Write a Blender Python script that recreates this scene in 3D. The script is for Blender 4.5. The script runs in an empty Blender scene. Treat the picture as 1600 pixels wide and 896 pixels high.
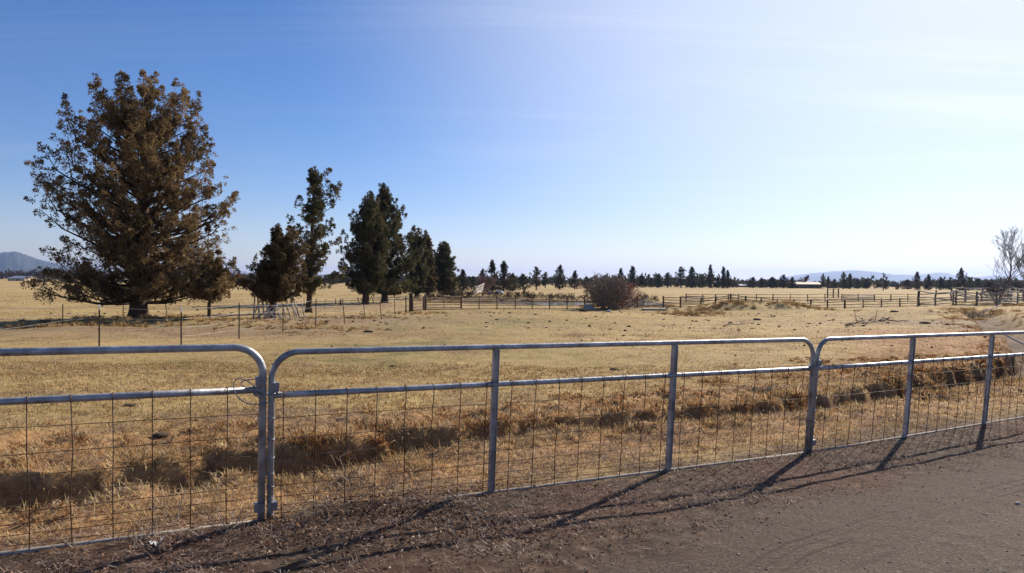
import bpy, math, random
import numpy as np

# ------------------------------------------------------------------ camera, sky, sun, exposure
SC = bpy.context.scene
COL = SC.collection
F = 1067.0          # focal length in pixels of the 1600 px wide photograph
HC = 1.40
PITCH, ROLL = math.radians(.51), math.radians(.43)
SUN_AZ, SUN_EL = math.radians(38.4), math.radians(30.0)
SUN_STRENGTH = 5.0
SKY_STRENGTH = 0.075
EXPOSURE = 0.58

cam_d = bpy.data.cameras.new('camera')
cam = bpy.data.objects.new('camera', cam_d)
COL.objects.link(cam)
cam_d.sensor_width = 36.0
cam_d.lens = F / 1600 * 36.0
cam_d.clip_start = 0.05
cam_d.clip_end = 60000
_a = math.pi / 2 - PITCH
_Rx = np.array([[1, 0, 0], [0, math.cos(_a), -math.sin(_a)], [0, math.sin(_a), math.cos(_a)]])
_Rz = np.array([[math.cos(ROLL), -math.sin(ROLL), 0], [math.sin(ROLL), math.cos(ROLL), 0], [0, 0, 1]])
R3 = _Rx @ _Rz
from mathutils import Matrix
_m = Matrix([list(R3[i]) + [0] for i in range(3)] + [[0, 0, 0, 1]])
_m.translation = (0, 0, HC)
cam.matrix_world = _m
SC.camera = cam

SC.view_settings.view_transform = 'Standard'
SC.view_settings.look = 'None'
SC.view_settings.gamma = 1
SC.view_settings.exposure = EXPOSURE
SC.view_settings.use_curve_mapping = False

W = bpy.data.worlds.new('World')
SC.world = W
W.use_nodes = True
nt = W.node_tree
for n in list(nt.nodes):
    nt.nodes.remove(n)
o_ = nt.nodes.new('ShaderNodeOutputWorld')
bg = nt.nodes.new('ShaderNodeBackground')
sky = nt.nodes.new('ShaderNodeTexSky')
sky.sky_type = 'NISHITA'
sky.sun_disc = False
sky.sun_elevation = SUN_EL
sky.sun_rotation = SUN_AZ
sky.altitude = 1200
sky.air_density = 1.15
sky.dust_density = 0.35
sky.ozone_density = 3.5
bg.inputs['Strength'].default_value = SKY_STRENGTH
# thin cirrus, laid on a high flat layer (direction divided by its height)
tc = nt.nodes.new('ShaderNodeTexCoord')
sep = nt.nodes.new('ShaderNodeSeparateXYZ')
nt.links.new(tc.outputs['Generated'], sep.inputs[0])
mx = nt.nodes.new('ShaderNodeMath'); mx.operation = 'MAXIMUM'; mx.inputs[1].default_value = 0.0
nt.links.new(sep.outputs['Z'], mx.inputs[0])
ad = nt.nodes.new('ShaderNodeMath'); ad.operation = 'ADD'; ad.inputs[1].default_value = 0.10
nt.links.new(mx.outputs[0], ad.inputs[0])
dx = nt.nodes.new('ShaderNodeMath'); dx.operation = 'DIVIDE'
dy = nt.nodes.new('ShaderNodeMath'); dy.operation = 'DIVIDE'
nt.links.new(sep.outputs['X'], dx.inputs[0]); nt.links.new(ad.outputs[0], dx.inputs[1])
nt.links.new(sep.outputs['Y'], dy.inputs[0]); nt.links.new(ad.outputs[0], dy.inputs[1])
cb = nt.nodes.new('ShaderNodeCombineXYZ')
nt.links.new(dx.outputs[0], cb.inputs['X']); nt.links.new(dy.outputs[0], cb.inputs['Y'])
mp = nt.nodes.new('ShaderNodeMapping')
mp.inputs['Rotation'].default_value = (0, 0, math.radians(-12))
mp.inputs['Scale'].default_value = (0.16, 1.3, 1)
nt.links.new(cb.outputs[0], mp.inputs[0])
no = nt.nodes.new('ShaderNodeTexNoise')
no.inputs['Scale'].default_value = 1.0
no.inputs['Detail'].default_value = 10
no.inputs['Roughness'].default_value = 0.66
no.inputs['Distortion'].default_value = 1.1
nt.links.new(mp.outputs[0], no.inputs['Vector'])
rp = nt.nodes.new('ShaderNodeValToRGB')
rp.color_ramp.elements[0].position = 0.49; rp.color_ramp.elements[0].color = (0, 0, 0, 1)
rp.color_ramp.elements[1].position = 0.85; rp.color_ramp.elements[1].color = (1, 1, 1, 1)
nt.links.new(no.outputs[0], rp.inputs[0])
mc = nt.nodes.new('ShaderNodeMath'); mc.operation = 'MULTIPLY'; mc.inputs[1].default_value = 0.20
nt.links.new(rp.outputs[0], mc.inputs[0])
mv = nt.nodes.new('ShaderNodeMapRange'); mv.interpolation_type = 'SMOOTHSTEP'   # an even veil that thickens towards the sun
mv.inputs['From Min'].default_value = 0.58; mv.inputs['From Max'].default_value = 1.0
mv.inputs['To Min'].default_value = 0.0; mv.inputs['To Max'].default_value = 0.46
ma = nt.nodes.new('ShaderNodeMath'); ma.operation = 'ADD'; ma.use_clamp = True
nt.links.new(mc.outputs[0], ma.inputs[0]); nt.links.new(mv.outputs[0], ma.inputs[1])
# cirrus lights up where the sun shines through it: forward scattering
dt = nt.nodes.new('ShaderNodeVectorMath'); dt.operation = 'DOT_PRODUCT'
dt.inputs[1].default_value = (math.sin(SUN_AZ) * math.cos(SUN_EL), math.cos(SUN_AZ) * math.cos(SUN_EL), math.sin(SUN_EL))
nt.links.new(tc.outputs['Generated'], dt.inputs[0])
nt.links.new(dt.outputs['Value'], mv.inputs['Value'])
mr = nt.nodes.new('ShaderNodeMapRange')
mr.inputs['From Min'].default_value = 0.55; mr.inputs['From Max'].default_value = 1.0
mr.inputs['To Min'].default_value = 6.5; mr.inputs['To Max'].default_value = 13.0
nt.links.new(dt.outputs['Value'], mr.inputs['Value'])
cc = nt.nodes.new('ShaderNodeCombineColor')
for i in range(3):
    nt.links.new(mr.outputs[0], cc.inputs[i])
mixw = nt.nodes.new('ShaderNodeMix'); mixw.data_type = 'RGBA'
nt.links.new(ma.outputs[0], mixw.inputs['Factor'])
hsv = nt.nodes.new('ShaderNodeHueSaturation'); hsv.inputs['Saturation'].default_value = 1.22; hsv.inputs['Value'].default_value = 0.98
nt.links.new(sky.outputs[0], hsv.inputs['Color'])
gn = nt.nodes.new('ShaderNodeMix'); gn.data_type = 'RGBA'; gn.blend_type = 'MULTIPLY'; gn.inputs['Factor'].default_value = 1.0
gn.inputs['B'].default_value = (1.07, .94, 1.10, 1)
nt.links.new(hsv.outputs[0], gn.inputs['A'])
nt.links.new(gn.outputs['Result'], mixw.inputs['A'])
nt.links.new(cc.outputs[0], mixw.inputs['B'])
nt.links.new(mixw.outputs['Result'], bg.inputs['Color'])
nt.links.new(bg.outputs[0], o_.inputs['Surface'])

sd = bpy.data.lights.new('sun', 'SUN')
sd.energy = SUN_STRENGTH
sd.angle = math.radians(0.55)
sd.color = (1.0, 0.90, 0.77)
so = bpy.data.objects.new('sun', sd)
COL.objects.link(so)
so.rotation_euler = (math.pi / 2 - SUN_EL, 0, math.pi - SUN_AZ)
so.location = (30, 30, 40)

SC.render.engine = 'CYCLES'
SC.cycles.max_bounces = 5
SC.cycles.diffuse_bounces = 2
SC.cycles.glossy_bounces = 2
SC.cycles.transmission_bounces = 3
SC.cycles.transparent_max_bounces = 6
SC.cycles.volume_bounces = 0
SC.cycles.use_denoising = True

# ------------------------------------------------------------------ small maths
rng = np.random.default_rng(7)
random.seed(7)


def hsh(ix, iy, s):
    n = (ix.astype(np.int64) * 374761393 + iy.astype(np.int64) * 668265263 + s * 974711) & 0x7fffffff
    n = ((n ^ (n >> 13)) * 1274126177) & 0x7fffffff
    n = (n ^ (n >> 16)) & 0xffff
    return n / 65535.0


def vn(x, y, s=0):
    x = np.asarray(x, float); y = np.asarray(y, float)
    ix = np.floor(x); iy = np.floor(y)
    fx = x - ix; fy = y - iy
    fx = fx * fx * (3 - 2 * fx); fy = fy * fy * (3 - 2 * fy)
    a = hsh(ix, iy, s); b = hsh(ix + 1, iy, s); c = hsh(ix, iy + 1, s); d = hsh(ix + 1, iy + 1, s)
    return (a * (1 - fx) + b * fx) * (1 - fy) + (c * (1 - fx) + d * fx) * fy - 0.5


def fbm(x, y, s=0, o=4, g=.5):
    t = 0; a = 1; 
    for i in range(o):
        t = t + a * vn(x * 2 ** i + 17.3 * i, y * 2 ** i - 9.1 * i, s + i)
        a *= g
    return t


def base(x, y):
    return -1.2 * (1 - np.exp(-np.maximum(y, 0) / 30.0))


CAMP = np.array([0, 0, HC])


def ray(px, py):
    d = R3 @ np.array([(px - 800) / F, (448 - py) / F, -1.0])
    return d / d[1]


def U(px, py):
    """ground point that the photograph shows at this pixel"""
    d = ray(px, py); t = 5.0
    for _ in range(200):
        t = .5 * t + .5 * (base(0, t) - HC) / d[2]
    return CAMP + d * t


def D(px, dist):
    """ground point in that viewing direction at this distance"""
    d = ray(px, 448)
    p = CAMP + d * dist
    p[2] = float(base(p[0], p[1]))
    return p


def HT(p, py, px=None):
    """height above ground of a thing at p whose top the photograph shows at row py"""
    d = ray(800 + F * p[0] / p[1], py)
    return HC + d[2] * p[1] - p[2]


def seg_dist(x, y, pts):
    """distance to a polyline, signed side, and parameter along it (vertex index)"""
    best = np.full(x.shape, 1e9); par = np.zeros(x.shape); side = np.zeros(x.shape)
    for i in range(len(pts) - 1):
        ax, ay = pts[i][:2]; bx_, by_ = pts[i + 1][:2]
        vx, vy = bx_ - ax, by_ - ay
        t = np.clip(((x - ax) * vx + (y - ay) * vy) / (vx * vx + vy * vy), 0, 1)
        qx, qy = x - ax - t * vx, y - ay - t * vy
        d = np.hypot(qx, qy)
        m = d < best
        best = np.where(m, d, best); par = np.where(m, i + t, par)
        side = np.where(m, np.sign(vx * qy - vy * qx), side)
    return best, side, par


def sst(a, b, x):
    t = np.clip((x - a) / (b - a), 0, 1)
    return t * t * (3 - 2 * t)


# ------------------------------------------------------------------ terrain
P1 = U(415, 815); P2 = U(1263, 708); P3 = U(1537, 663)
UU = (P2 - P1) / np.linalg.norm(P2 - P1)
P0 = P1 - UU * 5.0
UC = (P3 - P2) / np.linalg.norm(P3 - P2)
P4 = P2 + UC * 5.0
FENCE = [P0 - UU * 6, P0, P1, P2, P4, P4 + UC * 12]

DP = [(-330, 820), (0, 760), (130, 754), (350, 719), (480, 716), (620, 697), (740, 680), (940, 661), (1060, 650),
      (1240, 634), (1450, 600), (1540, 581), (1612, 560), (1640, 540), (1612, 522), (1575, 506), (1545, 495), (1525, 486)]
DITCH = [U(*p) for p in DP]
#            half width and depth of the ditch at every vertex
DW = np.array([.50, .50, .48, .46, .46, .42, .38, .36, .40, .42, .55, .70, .9, 1.4, 1.9, 2.0, 2.0, 1.6])
DD = np.array([.55, .55, .52, .50, .48, .42, .32, .26, .22, .24, .36, .42, .6, .8, 0.9, 0.9, 0.9, 0.8])
ROADE = [U(560, 1000), U(900, 893), U(1090, 812), U(1270, 768), U(1420, 738), U(1600, 700), U(1900, 655)]
ROADE = [ROADE[0] + (ROADE[0] - ROADE[1]) * 6] + ROADE + [ROADE[-1] + (ROADE[-1] - ROADE[-2]) * 3]

BUMPS = []   # (x, y, rx, ry, h)
for (px, py, rx, ry, h) in [(1480, 492, 5.0, 4.0, .45), (1515, 505, 3.0, 3.0, .20), (600, 797, .7, .16, .05), (470, 835, .6, .2, .03), (720, 790, .5, .14, .03), (1195, 487, 3.6, 1.6, .75),
                            (1235, 486, 2.2, 1.3, .45), (1085, 492, 1.6, 1.5, -.45), (1120, 486, 2.2, 1.5, .35),
                            (1150, 484, 2.4, 1.5, .40), (1030, 484, 3, 1.5, .2), (740, 468, 7, 5, .5), (700, 466, 6, 4, .3),
                            (560, 482, 3.5, 3, .25), (240, 506, 6, 3, .25), (135, 520, 3, 2, .2),
                            (870, 463, 16, 4, .35), (1030, 463, 9, 4, .35), (800, 464, 9, 4, .35)]:
    p = U(px, py)
    BUMPS.append((p[0], p[1], rx, ry, h))
POND = (3.0, 82.0, 13.0, 9.5)


def ditch_fields(x, y):
    d, s, t = seg_dist(x, y, DITCH)
    w = np.interp(t, range(len(DW)), DW); dep = np.interp(t, range(len(DD)), DD)
    return d, s, t, w, dep


def terrain(x, y, full=False):
    x = np.asarray(x, float); y = np.asarray(y, float)
    z = base(x, y)
    near = (y < 75) & (y > -8) & (x > -30) & (x < 55)
    d, s, t, w, dep = ditch_fields(x, y)
    # ragged bank edges, the far bank (left side of the line) steep and tussocky
    rag = (.42 * fbm(x * 3.2, y * 3.2, 5, 3) + .16 * vn(x * .9, y * .9, 9)) * np.where(t < 5, .82, 1.0)
    dd = (d + rag * w * 1.1) / w
    far = s > 0
    prof_far = 1 - sst(.55, 1.0, dd)
    prof_near = 1 - sst(.15, 1.45, dd)
    prof = np.where(far, prof_far, prof_near)
    lenmod = 1.0 + .22 * vn(x * .55, y * .55, 31)
    z = z - prof * dep * lenmod * near
    # hummocky ground beyond and around the ditch
    hum = np.exp(-((dd - np.where(far, 2.4, 1.9)) / np.where(far, 1.9, .9)) ** 2) * near * (y < 30)
    z = z + hum * (.13 * fbm(x * 2.6, y * 2.6, 12, 4) + .02)
    for (bx_, by_, rx, ry, h) in BUMPS:
        z = z + h * np.exp(-((x - bx_) / rx) ** 2 - ((y - by_) / ry) ** 2) * (1 + .5 * fbm(x * .8, y * .8, 77, 3))
    e = np.hypot((x - POND[0]) / POND[2], (y - POND[1]) / POND[3]) + .25 * fbm(x * .15, y * .15, 3, 3)
    z = z - .65 * (1 - sst(.75, 1.15, e))
    # fine relief, calm under the gate panels and on the road
    fd, fs, ft = seg_dist(x, y, FENCE)
    rd, rs, rt = seg_dist(x, y, ROADE)
    onroad = (rs < 0) * sst(0, .6, rd)
    calm = np.where(fs < 0, .45, 1.0) * sst(.0, .9, fd) * (1 - .8 * onroad)
    fine = .050 * fbm(x * .6, y * .6, 21, 3) + .030 * fbm(x * 3.2, y * 3.2, 22, 4)
    damp = 1 / (1 + (np.maximum(y - 40, 0) / 60))
    z = z + fine * calm * damp + (.016 - .010 * (fs < 0)) * fbm(x * 9, y * 9, 25, 3) * (y < 16)
    z = z + .16 * prof * near * (y > 15) * fbm(x * .9, y * .9, 27, 4)
    if full:
        return z, dict(d=d, s=s, t=t, w=w, dd=dd, prof=prof, hum=hum, fd=fd, fs=fs, rd=rd, rs=rs, e=e)
    return z


def tz(x, y):
    return float(terrain(np.array([x]), np.array([y]))[0])


def G(px, py):
    p = U(px, py).copy(); p[2] = tz(p[0], p[1]); return p


def GD(px, dist):
    p = D(px, dist); p[2] = tz(p[0], p[1]); return p


# ------------------------------------------------------------------ materials
def new_mat(name):
    m = bpy.data.materials.new(name); m.use_nodes = True
    t = m.node_tree
    for n in list(t.nodes):
        t.nodes.remove(n)
    out = t.nodes.new('ShaderNodeOutputMaterial')
    return m, t, out


def rgba(c):
    return (c[0], c[1], c[2], 1.0)


def noise_node(t, scale, detail=5, rough=.55, coords='Object', vscale=None):
    tcn = t.nodes.new('ShaderNodeTexCoord')
    src = tcn.outputs[coords]
    if vscale:
        mpn = t.nodes.new('ShaderNodeMapping'); mpn.inputs['Scale'].default_value = vscale
        t.links.new(src, mpn.inputs[0]); src = mpn.outputs[0]
    n = t.nodes.new('ShaderNodeTexNoise')
    n.inputs['Scale'].default_value = scale; n.inputs['Detail'].default_value = detail
    n.inputs['Roughness'].default_value = rough
    t.links.new(src, n.inputs['Vector'])
    return n.outputs[0]


def ramp(t, fac, stops):
    r = t.nodes.new('ShaderNodeValToRGB')
    e = r.color_ramp.elements
    while len(e) < len(stops):
        e.new(.5)
    for i, (p, c) in enumerate(stops):
        e[i].position = p; e[i].color = rgba(c)
    t.links.new(fac, r.inputs[0])
    return r.outputs[0]


def mixc(t, fac, a, b):
    m = t.nodes.new('ShaderNodeMix'); m.data_type = 'RGBA'
    if isinstance(fac, (int, float)):
        m.inputs['Factor'].default_value = fac
    else:
        t.links.new(fac, m.inputs['Factor'])
    for k, v in (('A', a), ('B', b)):
        if isinstance(v, tuple):
            m.inputs[k].default_value = rgba(v)
        else:
            t.links.new(v, m.inputs[k])
    return m.outputs['Result']


def mth(t, op, a, b=None, clamp=False):
    m = t.nodes.new('ShaderNodeMath'); m.operation = op; m.use_clamp = clamp
    for i, v in enumerate((a, b)):
        if v is None:
            continue
        if isinstance(v, (int, float)):
            m.inputs[i].default_value = v
        else:
            t.links.new(v, m.inputs[i])
    return m.outputs[0]


def mat_noise(name, stops, scale=8, rough=.8, metal=0, bump=0, detail=5, vscale=None, spec=.3, bscale=None):
    m, t, out = new_mat(name)
    b = t.nodes.new('ShaderNodeBsdfPrincipled')
    f = noise_node(t, scale, detail, .6, vscale=vscale)
    t.links.new(ramp(t, f, stops), b.inputs['Base Color'])
    b.inputs['Roughness'].default_value = rough
    b.inputs['Metallic'].default_value = metal
    b.inputs['Specular IOR Level'].default_value = spec
    if bump:
        bn = t.nodes.new('ShaderNodeBump'); bn.inputs['Strength'].default_value = bump
        bn.inputs['Distance'].default_value = .01
        t.links.new(noise_node(t, bscale or scale * 3, 4, .6, vscale=vscale), bn.inputs['Height'])
        t.links.new(bn.outputs[0], b.inputs['Normal'])
    t.links.new(b.outputs[0], out.inputs[0])
    return m


def mat_leaf(name, stops, trans=.35, rough=.7, objvar=0.0):
    """foliage: colour from the per-leaf 'tint', thin enough for the sun to shine through"""
    m, t, out = new_mat(name)
    at = t.nodes.new('ShaderNodeAttribute'); at.attribute_name = 'tint'
    c = ramp(t, at.outputs['Fac'], stops)
    if objvar:
        oi = t.nodes.new('ShaderNodeObjectInfo')
        hs = t.nodes.new('ShaderNodeHueSaturation')
        v = mth(t, 'ADD', mth(t, 'MULTIPLY', oi.outputs['Random'], objvar), 1 - objvar / 2)
        t.links.new(v, hs.inputs['Value'])
        h = mth(t, 'ADD', mth(t, 'MULTIPLY', mth(t, 'FRACT', mth(t, 'MULTIPLY', oi.outputs['Random'], 7.3)), .07), .455)
        t.links.new(h, hs.inputs['Hue'])
        t.links.new(c, hs.inputs['Color']); c = hs.outputs[0]
    d = t.nodes.new('ShaderNodeBsdfDiffuse'); tr = t.nodes.new('ShaderNodeBsdfTranslucent')
    t.links.new(c, d.inputs[0]); t.links.new(c, tr.inputs[0])
    mi = t.nodes.new('ShaderNodeMixShader'); mi.inputs[0].default_value = trans
    t.links.new(d.outputs[0], mi.inputs[1]); t.links.new(tr.outputs[0], mi.inputs[2])
    t.links.new(mi.outputs[0], out.inputs[0])
    return m


def ground_mat():
    m, t, out = new_mat('ground_soil_and_turf')
    b = t.nodes.new('ShaderNodeBsdfPrincipled')
    za = t.nodes.new('ShaderNodeAttribute'); za.attribute_name = 'zone_a'
    zb = t.nodes.new('ShaderNodeAttribute'); zb.attribute_name = 'zone_b'
    sa = t.nodes.new('ShaderNodeSeparateColor'); t.links.new(za.outputs['Color'], sa.inputs[0])
    sb = t.nodes.new('ShaderNodeSeparateColor'); t.links.new(zb.outputs['Color'], sb.inputs[0])
    nbig = noise_node(t, .11, 5, .6)
    nmid = noise_node(t, .55, 8, .66)
    nfine = noise_node(t, 9, 7, .7)
    nvf = noise_node(t, 55, 5, .7)
    nstreak = noise_node(t, .05, 6, .6, vscale=(.35, 1.6, 1))
    # dry pasture
    past = ramp(t, nmid, [(.35, (.19, .135, .070)), (.46, (.35, .245, .110)), (.58, (.47, .33, .135)), (.75, (.56, .41, .20))])
    past = mixc(t, mth(t, 'MULTIPLY', ramp(t, nstreak, [(.42, (0, 0, 0)), (.62, (1, 1, 1))]), .55), past, (.50, .35, .16))
    dark = ramp(t, nfine, [(.33, (1, 1, 1)), (.46, (0, 0, 0))])
    past = mixc(t, mth(t, 'MULTIPLY', dark, .38), past, (.10, .062, .033))
    green = ramp(t, nfine, [(.35, (.11, .098, .035)), (.6, (.22, .185, .07))])
    gm = mth(t, 'MULTIPLY', sb.outputs[0], ramp(t, nmid, [(.40, (0, 0, 0)), (.60, (1, 1, 1))]))
    past = mixc(t, gm, past, green)
    band = ramp(t, nmid, [(.3, (.17, .115, .075)), (.6, (.27, .19, .125)), (.75, (.36, .27, .18))])
    past = mixc(t, mth(t, 'MULTIPLY', sb.outputs[2], .8), past, band)
    red = ramp(t, nfine, [(.35, (.16, .078, .038)), (.5, (.36, .19, .085)), (.65, (.50, .33, .16))])
    past = mixc(t, mth(t, 'MULTIPLY', sb.outputs[1], .85), past, red)
    # bare soil in and along the ditch
    soil = ramp(t, nfine, [(.3, (.055, .034, .020)), (.55, (.13, .082, .048)), (.72, (.24, .16, .10))])
    c = mixc(t, sa.outputs[2], past, soil)
    # verge of dark earth and litter
    ver = ramp(t, nfine, [(.30, (.022, .015, .010)), (.46, (.062, .041, .028)), (.60, (.12, .083, .057)), (.75, (.32, .24, .17))])
    verr = mixc(t, mth(t, 'MULTIPLY', ramp(t, nmid, [(.45, (0, 0, 0)), (.62, (1, 1, 1))]), .5), ver, (.13, .055, .036))
    c = mixc(t, sa.outputs[1], c, verr)
    # compacted cinder road
    rd = ramp(t, nvf, [(.30, (.040, .028, .021)), (.5, (.090, .064, .048)), (.62, (.14, .105, .082)), (.72, (.26, .22, .18))])
    rd = mixc(t, mth(t, 'MULTIPLY', ramp(t, nmid, [(.4, (0, 0, 0)), (.65, (1, 1, 1))]), .35), rd, (.085, .060, .046))
    rd = mixc(t, mth(t, 'MULTIPLY', sb.outputs[1], sa.outputs[0]), rd, ramp(t, nvf, [(.3, (.075, .058, .043)), (.55, (.140, .110, .084)), (.72, (.34, .29, .23))]))
    # tyre marks pressed into the road, running along it
    ea = t.nodes.new('ShaderNodeAttribute'); ea.attribute_name = 'road_edge'
    ew = mth(t, 'ADD', ea.outputs['Fac'], mth(t, 'MULTIPLY', mth(t, 'SUBTRACT', nmid, .5), .06))
    lines = None
    for c0, wd, am in ((.60, .018, 1.0), (.68, .014, .8), (.77, .020, .9), (1.02, .05, .5), (1.42, .03, .7), (1.50, .02, .6), (1.95, .06, .5)):
        g = mth(t, 'SUBTRACT', 1.0, mth(t, 'ABSOLUTE', mth(t, 'DIVIDE', mth(t, 'SUBTRACT', ew, c0), wd)), True)
        g = mth(t, 'MULTIPLY', g, am)
        lines = g if lines is None else mth(t, 'MAXIMUM', lines, g)
    lines = mth(t, 'MULTIPLY', lines, ramp(t, noise_node(t, .8, 3), [(.40, (.1, .1, .1)), (.6, (1, 1, 1))]))
    lines = mth(t, 'MULTIPLY', lines, sa.outputs[0])
    rd = mixc(t, mth(t, 'MULTIPLY', lines, .8), rd, (.055, .040, .030))
    c = mixc(t, sa.outputs[0], c, rd)
    # a slow drift of tone over everything
    hs = t.nodes.new('ShaderNodeHueSaturation')
    t.links.new(mth(t, 'ADD', mth(t, 'MULTIPLY', nbig, .7), .65), hs.inputs['Value'])
    t.links.new(c, hs.inputs['Color'])
    t.links.new(hs.outputs[0], b.inputs['Base Color'])
    b.inputs['Roughness'].default_value = .95
    b.inputs['Specular IOR Level'].default_value = .12
    bn = t.nodes.new('ShaderNodeBump'); bn.inputs['Strength'].default_value = .9; bn.inputs['Distance'].default_value = .02
    t.links.new(mth(t, 'SUBTRACT', mth(t, 'ADD', mth(t, 'MULTIPLY', nfine, 1.0), mth(t, 'MULTIPLY', nvf, .55)), mth(t, 'MULTIPLY', lines, .35)), bn.inputs['Height'])
    t.links.new(bn.outputs[0], b.inputs['Normal'])
    t.links.new(b.outputs[0], out.inputs[0])
    return m


M_ground = ground_mat()
M_galv = mat_noise('galvanised_tube', [(.30, (.17, .12, .095)), (.38, (.24, .235, .24)), (.52, (.40, .395, .40)), (.7, (.56, .555, .56))], 7, .48, .45, .4, detail=9)
M_galv2 = mat_noise('galvanised_clamp', [(.3, (.2, .2, .22)), (.7, (.36, .36, .39))], 30, .45, .6)
M_wire = mat_noise('rusty_mesh_wire', [(.35, (.055, .028, .018)), (.55, (.11, .060, .036)), (.72, (.20, .17, .15))], 5, .7, .3)
M_dusty = mat_noise('dusty_bottom_tube', [(.3, (.20, .17, .14)), (.7, (.40, .35, .29))], 12, .8, .1)
M_chain = mat_noise('chain_steel', [(.3, (.25, .25, .26)), (.7, (.5, .5, .52))], 40, .35, .8)
M_tpost = mat_noise('dark_green_post_paint', [(.35, (.035, .030, .022)), (.6, (.065, .048, .032)), (.8, (.12, .075, .05))], 8, .7, .1)
M_white = mat_noise('chalky_white_paint', [(.3, (.55, .54, .52)), (.7, (.78, .77, .74))], 10, .6)
M_fwire = mat_noise('weathered_fence_wire', [(.3, (.26, .24, .22)), (.7, (.48, .46, .44))], 3, .45, .5)
M_pipe = mat_noise('rust_brown_pipe', [(.3, (.045, .025, .018)), (.6, (.10, .055, .038)), (.8, (.16, .10, .075))], 4, .75, .1)
M_wood = mat_noise('brown_wood_post', [(.3, (.045, .028, .02)), (.6, (.10, .065, .045)), (.8, (.16, .11, .08))], 6, .9, 0, .5, vscale=(4, 4, .6))
M_greywood = mat_noise('silver_weathered_wood', [(.3, (.22, .19, .17)), (.55, (.38, .345, .31)), (.8, (.52, .49, .45))], 5, .85, 0, .5, vscale=(3, 3, 1))
M_palewood = mat_noise('bleached_wood', [(.3, (.38, .33, .29)), (.55, (.55, .50, .45)), (.8, (.68, .63, .58))], 5, .8, 0, .4, vscale=(3, 3, 1))
M_bark = mat_noise('juniper_bark', [(.3, (.035, .022, .016)), (.55, (.085, .055, .038)), (.8, (.15, .10, .07))], 7, .95, 0, .9, vscale=(5, 5, .7))
M_barebark = mat_noise('grey_bark', [(.3, (.085, .062, .05)), (.6, (.16, .125, .10)), (.8, (.24, .20, .165))], 6, .9)
M_palebark = mat_noise('pale_grey_bark', [(.3, (.14, .11, .09)), (.6, (.26, .215, .18)), (.8, (.36, .31, .26))], 6, .9)
M_redbark = mat_noise('red_twigs', [(.3, (.14, .10, .08)), (.6, (.26, .20, .165)), (.8, (.36, .24, .19))], 1.2, .85)
M_stone = mat_noise('road_gravel_stone', [(.35, (.10, .07, .05)), (.5, (.20, .155, .12)), (.65, (.55, .48, .40))], 25, .9)
M_paleRock = mat_noise('pale_stone', [(.3, (.38, .36, .33)), (.7, (.6, .58, .54))], 20, .85)
M_clod = mat_noise('dark_dung_clod', [(.3, (.03, .02, .013)), (.7, (.085, .055, .035))], 30, .95)
M_clodlight = mat_noise('soil_crumb', [(.3, (.05, .034, .024)), (.6, (.12, .082, .056)), (.85, (.30, .23, .17))], 3, .95)
M_pebble = mat_noise('tan_pebble', [(.3, (.34, .27, .20)), (.7, (.56, .46, .36))], 30, .9)
M_concrete = mat_noise('pale_concrete', [(.3, (.33, .33, .33)), (.7, (.46, .46, .45))], 9, .85)
M_mount = mat_noise('far_mountain_scrub', [(.35, (.02, .028, .028)), (.6, (.05, .055, .05))], .003, .95)
M_mount_snow = mat_noise('far_mountain_ridge', [(.35, (.10, .095, .09)), (.6, (.20, .19, .19))], .001, .95)
M_tanwall = mat_noise('tan_siding', [(.3, (.42, .33, .22)), (.7, (.52, .42, .30))], 2, .8)
M_browall = mat_noise('brown_siding', [(.3, (.11, .08, .065)), (.7, (.17, .13, .11))], 2, .8)
M_roofg = mat_noise('grey_blue_roof', [(.3, (.14, .16, .21)), (.7, (.22, .25, .31))], 2, .6)
M_rooft = mat_noise('tan_roof', [(.3, (.32, .25, .18)), (.7, (.45, .36, .27))], 2, .7)
M_dark = mat_noise('dark_window', [(.3, (.02, .022, .03)), (.7, (.05, .05, .06))], 2, .3, spec=.6)
M_stalk = mat_noise('dry_weed_stalk', [(.3, (.28, .19, .12)), (.6, (.45, .34, .23)), (.85, (.62, .52, .40))], 3, .8)

BROWNJ = [(0, (.05, .042, .022)), (.35, (.16, .112, .056)), (.7, (.30, .205, .105)), (1, (.42, .31, .17))]
DARKJ = [(0, (.032, .036, .020)), (.4, (.085, .084, .040)), (.75, (.165, .138, .068)), (1, (.26, .205, .11))]
MIDJ = [(0, (.035, .031, .016)), (.4, (.105, .078, .038)), (.75, (.18, .128, .065)), (1, (.27, .20, .11))]
L_brown = mat_leaf('brown_juniper_foliage', BROWNJ, .3)
L_dark = mat_leaf('dark_juniper_foliage', DARKJ, .3)
L_dark2 = mat_leaf('green_juniper_foliage', [(0, (.036, .038, .022)), (.4, (.10, .090, .045)), (.75, (.19, .155, .078)), (1, (.28, .22, .12))], .3)
L_mid = mat_leaf('olive_juniper_foliage', MIDJ, .3)
L_far = mat_leaf('far_juniper_foliage', [(0, (.030, .034, .022)), (.5, (.075, .072, .042)), (1, (.15, .125, .075))], .3, objvar=.7)
L_farbrown = mat_leaf('far_brown_scrub', [(0, (.05, .035, .025)), (.5, (.11, .08, .055)), (1, (.19, .145, .10))], .25, objvar=.3)
L_grass = mat_leaf('dry_grass_blades', [(0, (.10, .058, .028)), (.22, (.26, .155, .068)), (.45, (.43, .28, .125)),
                                        (.72, (.58, .42, .21)), (1, (.74, .60, .37))], .35)
L_dry = mat_leaf('red_dry_grass', [(0, (.11, .046, .022)), (.3, (.30, .135, .055)), (.6, (.50, .30, .13)), (1, (.74, .58, .35))], .35)
L_straw = mat_leaf('grey_straw', [(0, (.10, .062, .044)), (.35, (.24, .165, .12)), (.7, (.42, .32, .25)), (1, (.66, .56, .46))], .25)
L_leaf = mat_leaf('dead_leaves', [(0, (.05, .026, .018)), (.4, (.15, .078, .048)), (.75, (.28, .17, .11)), (1, (.55, .44, .33))], .2)


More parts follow.
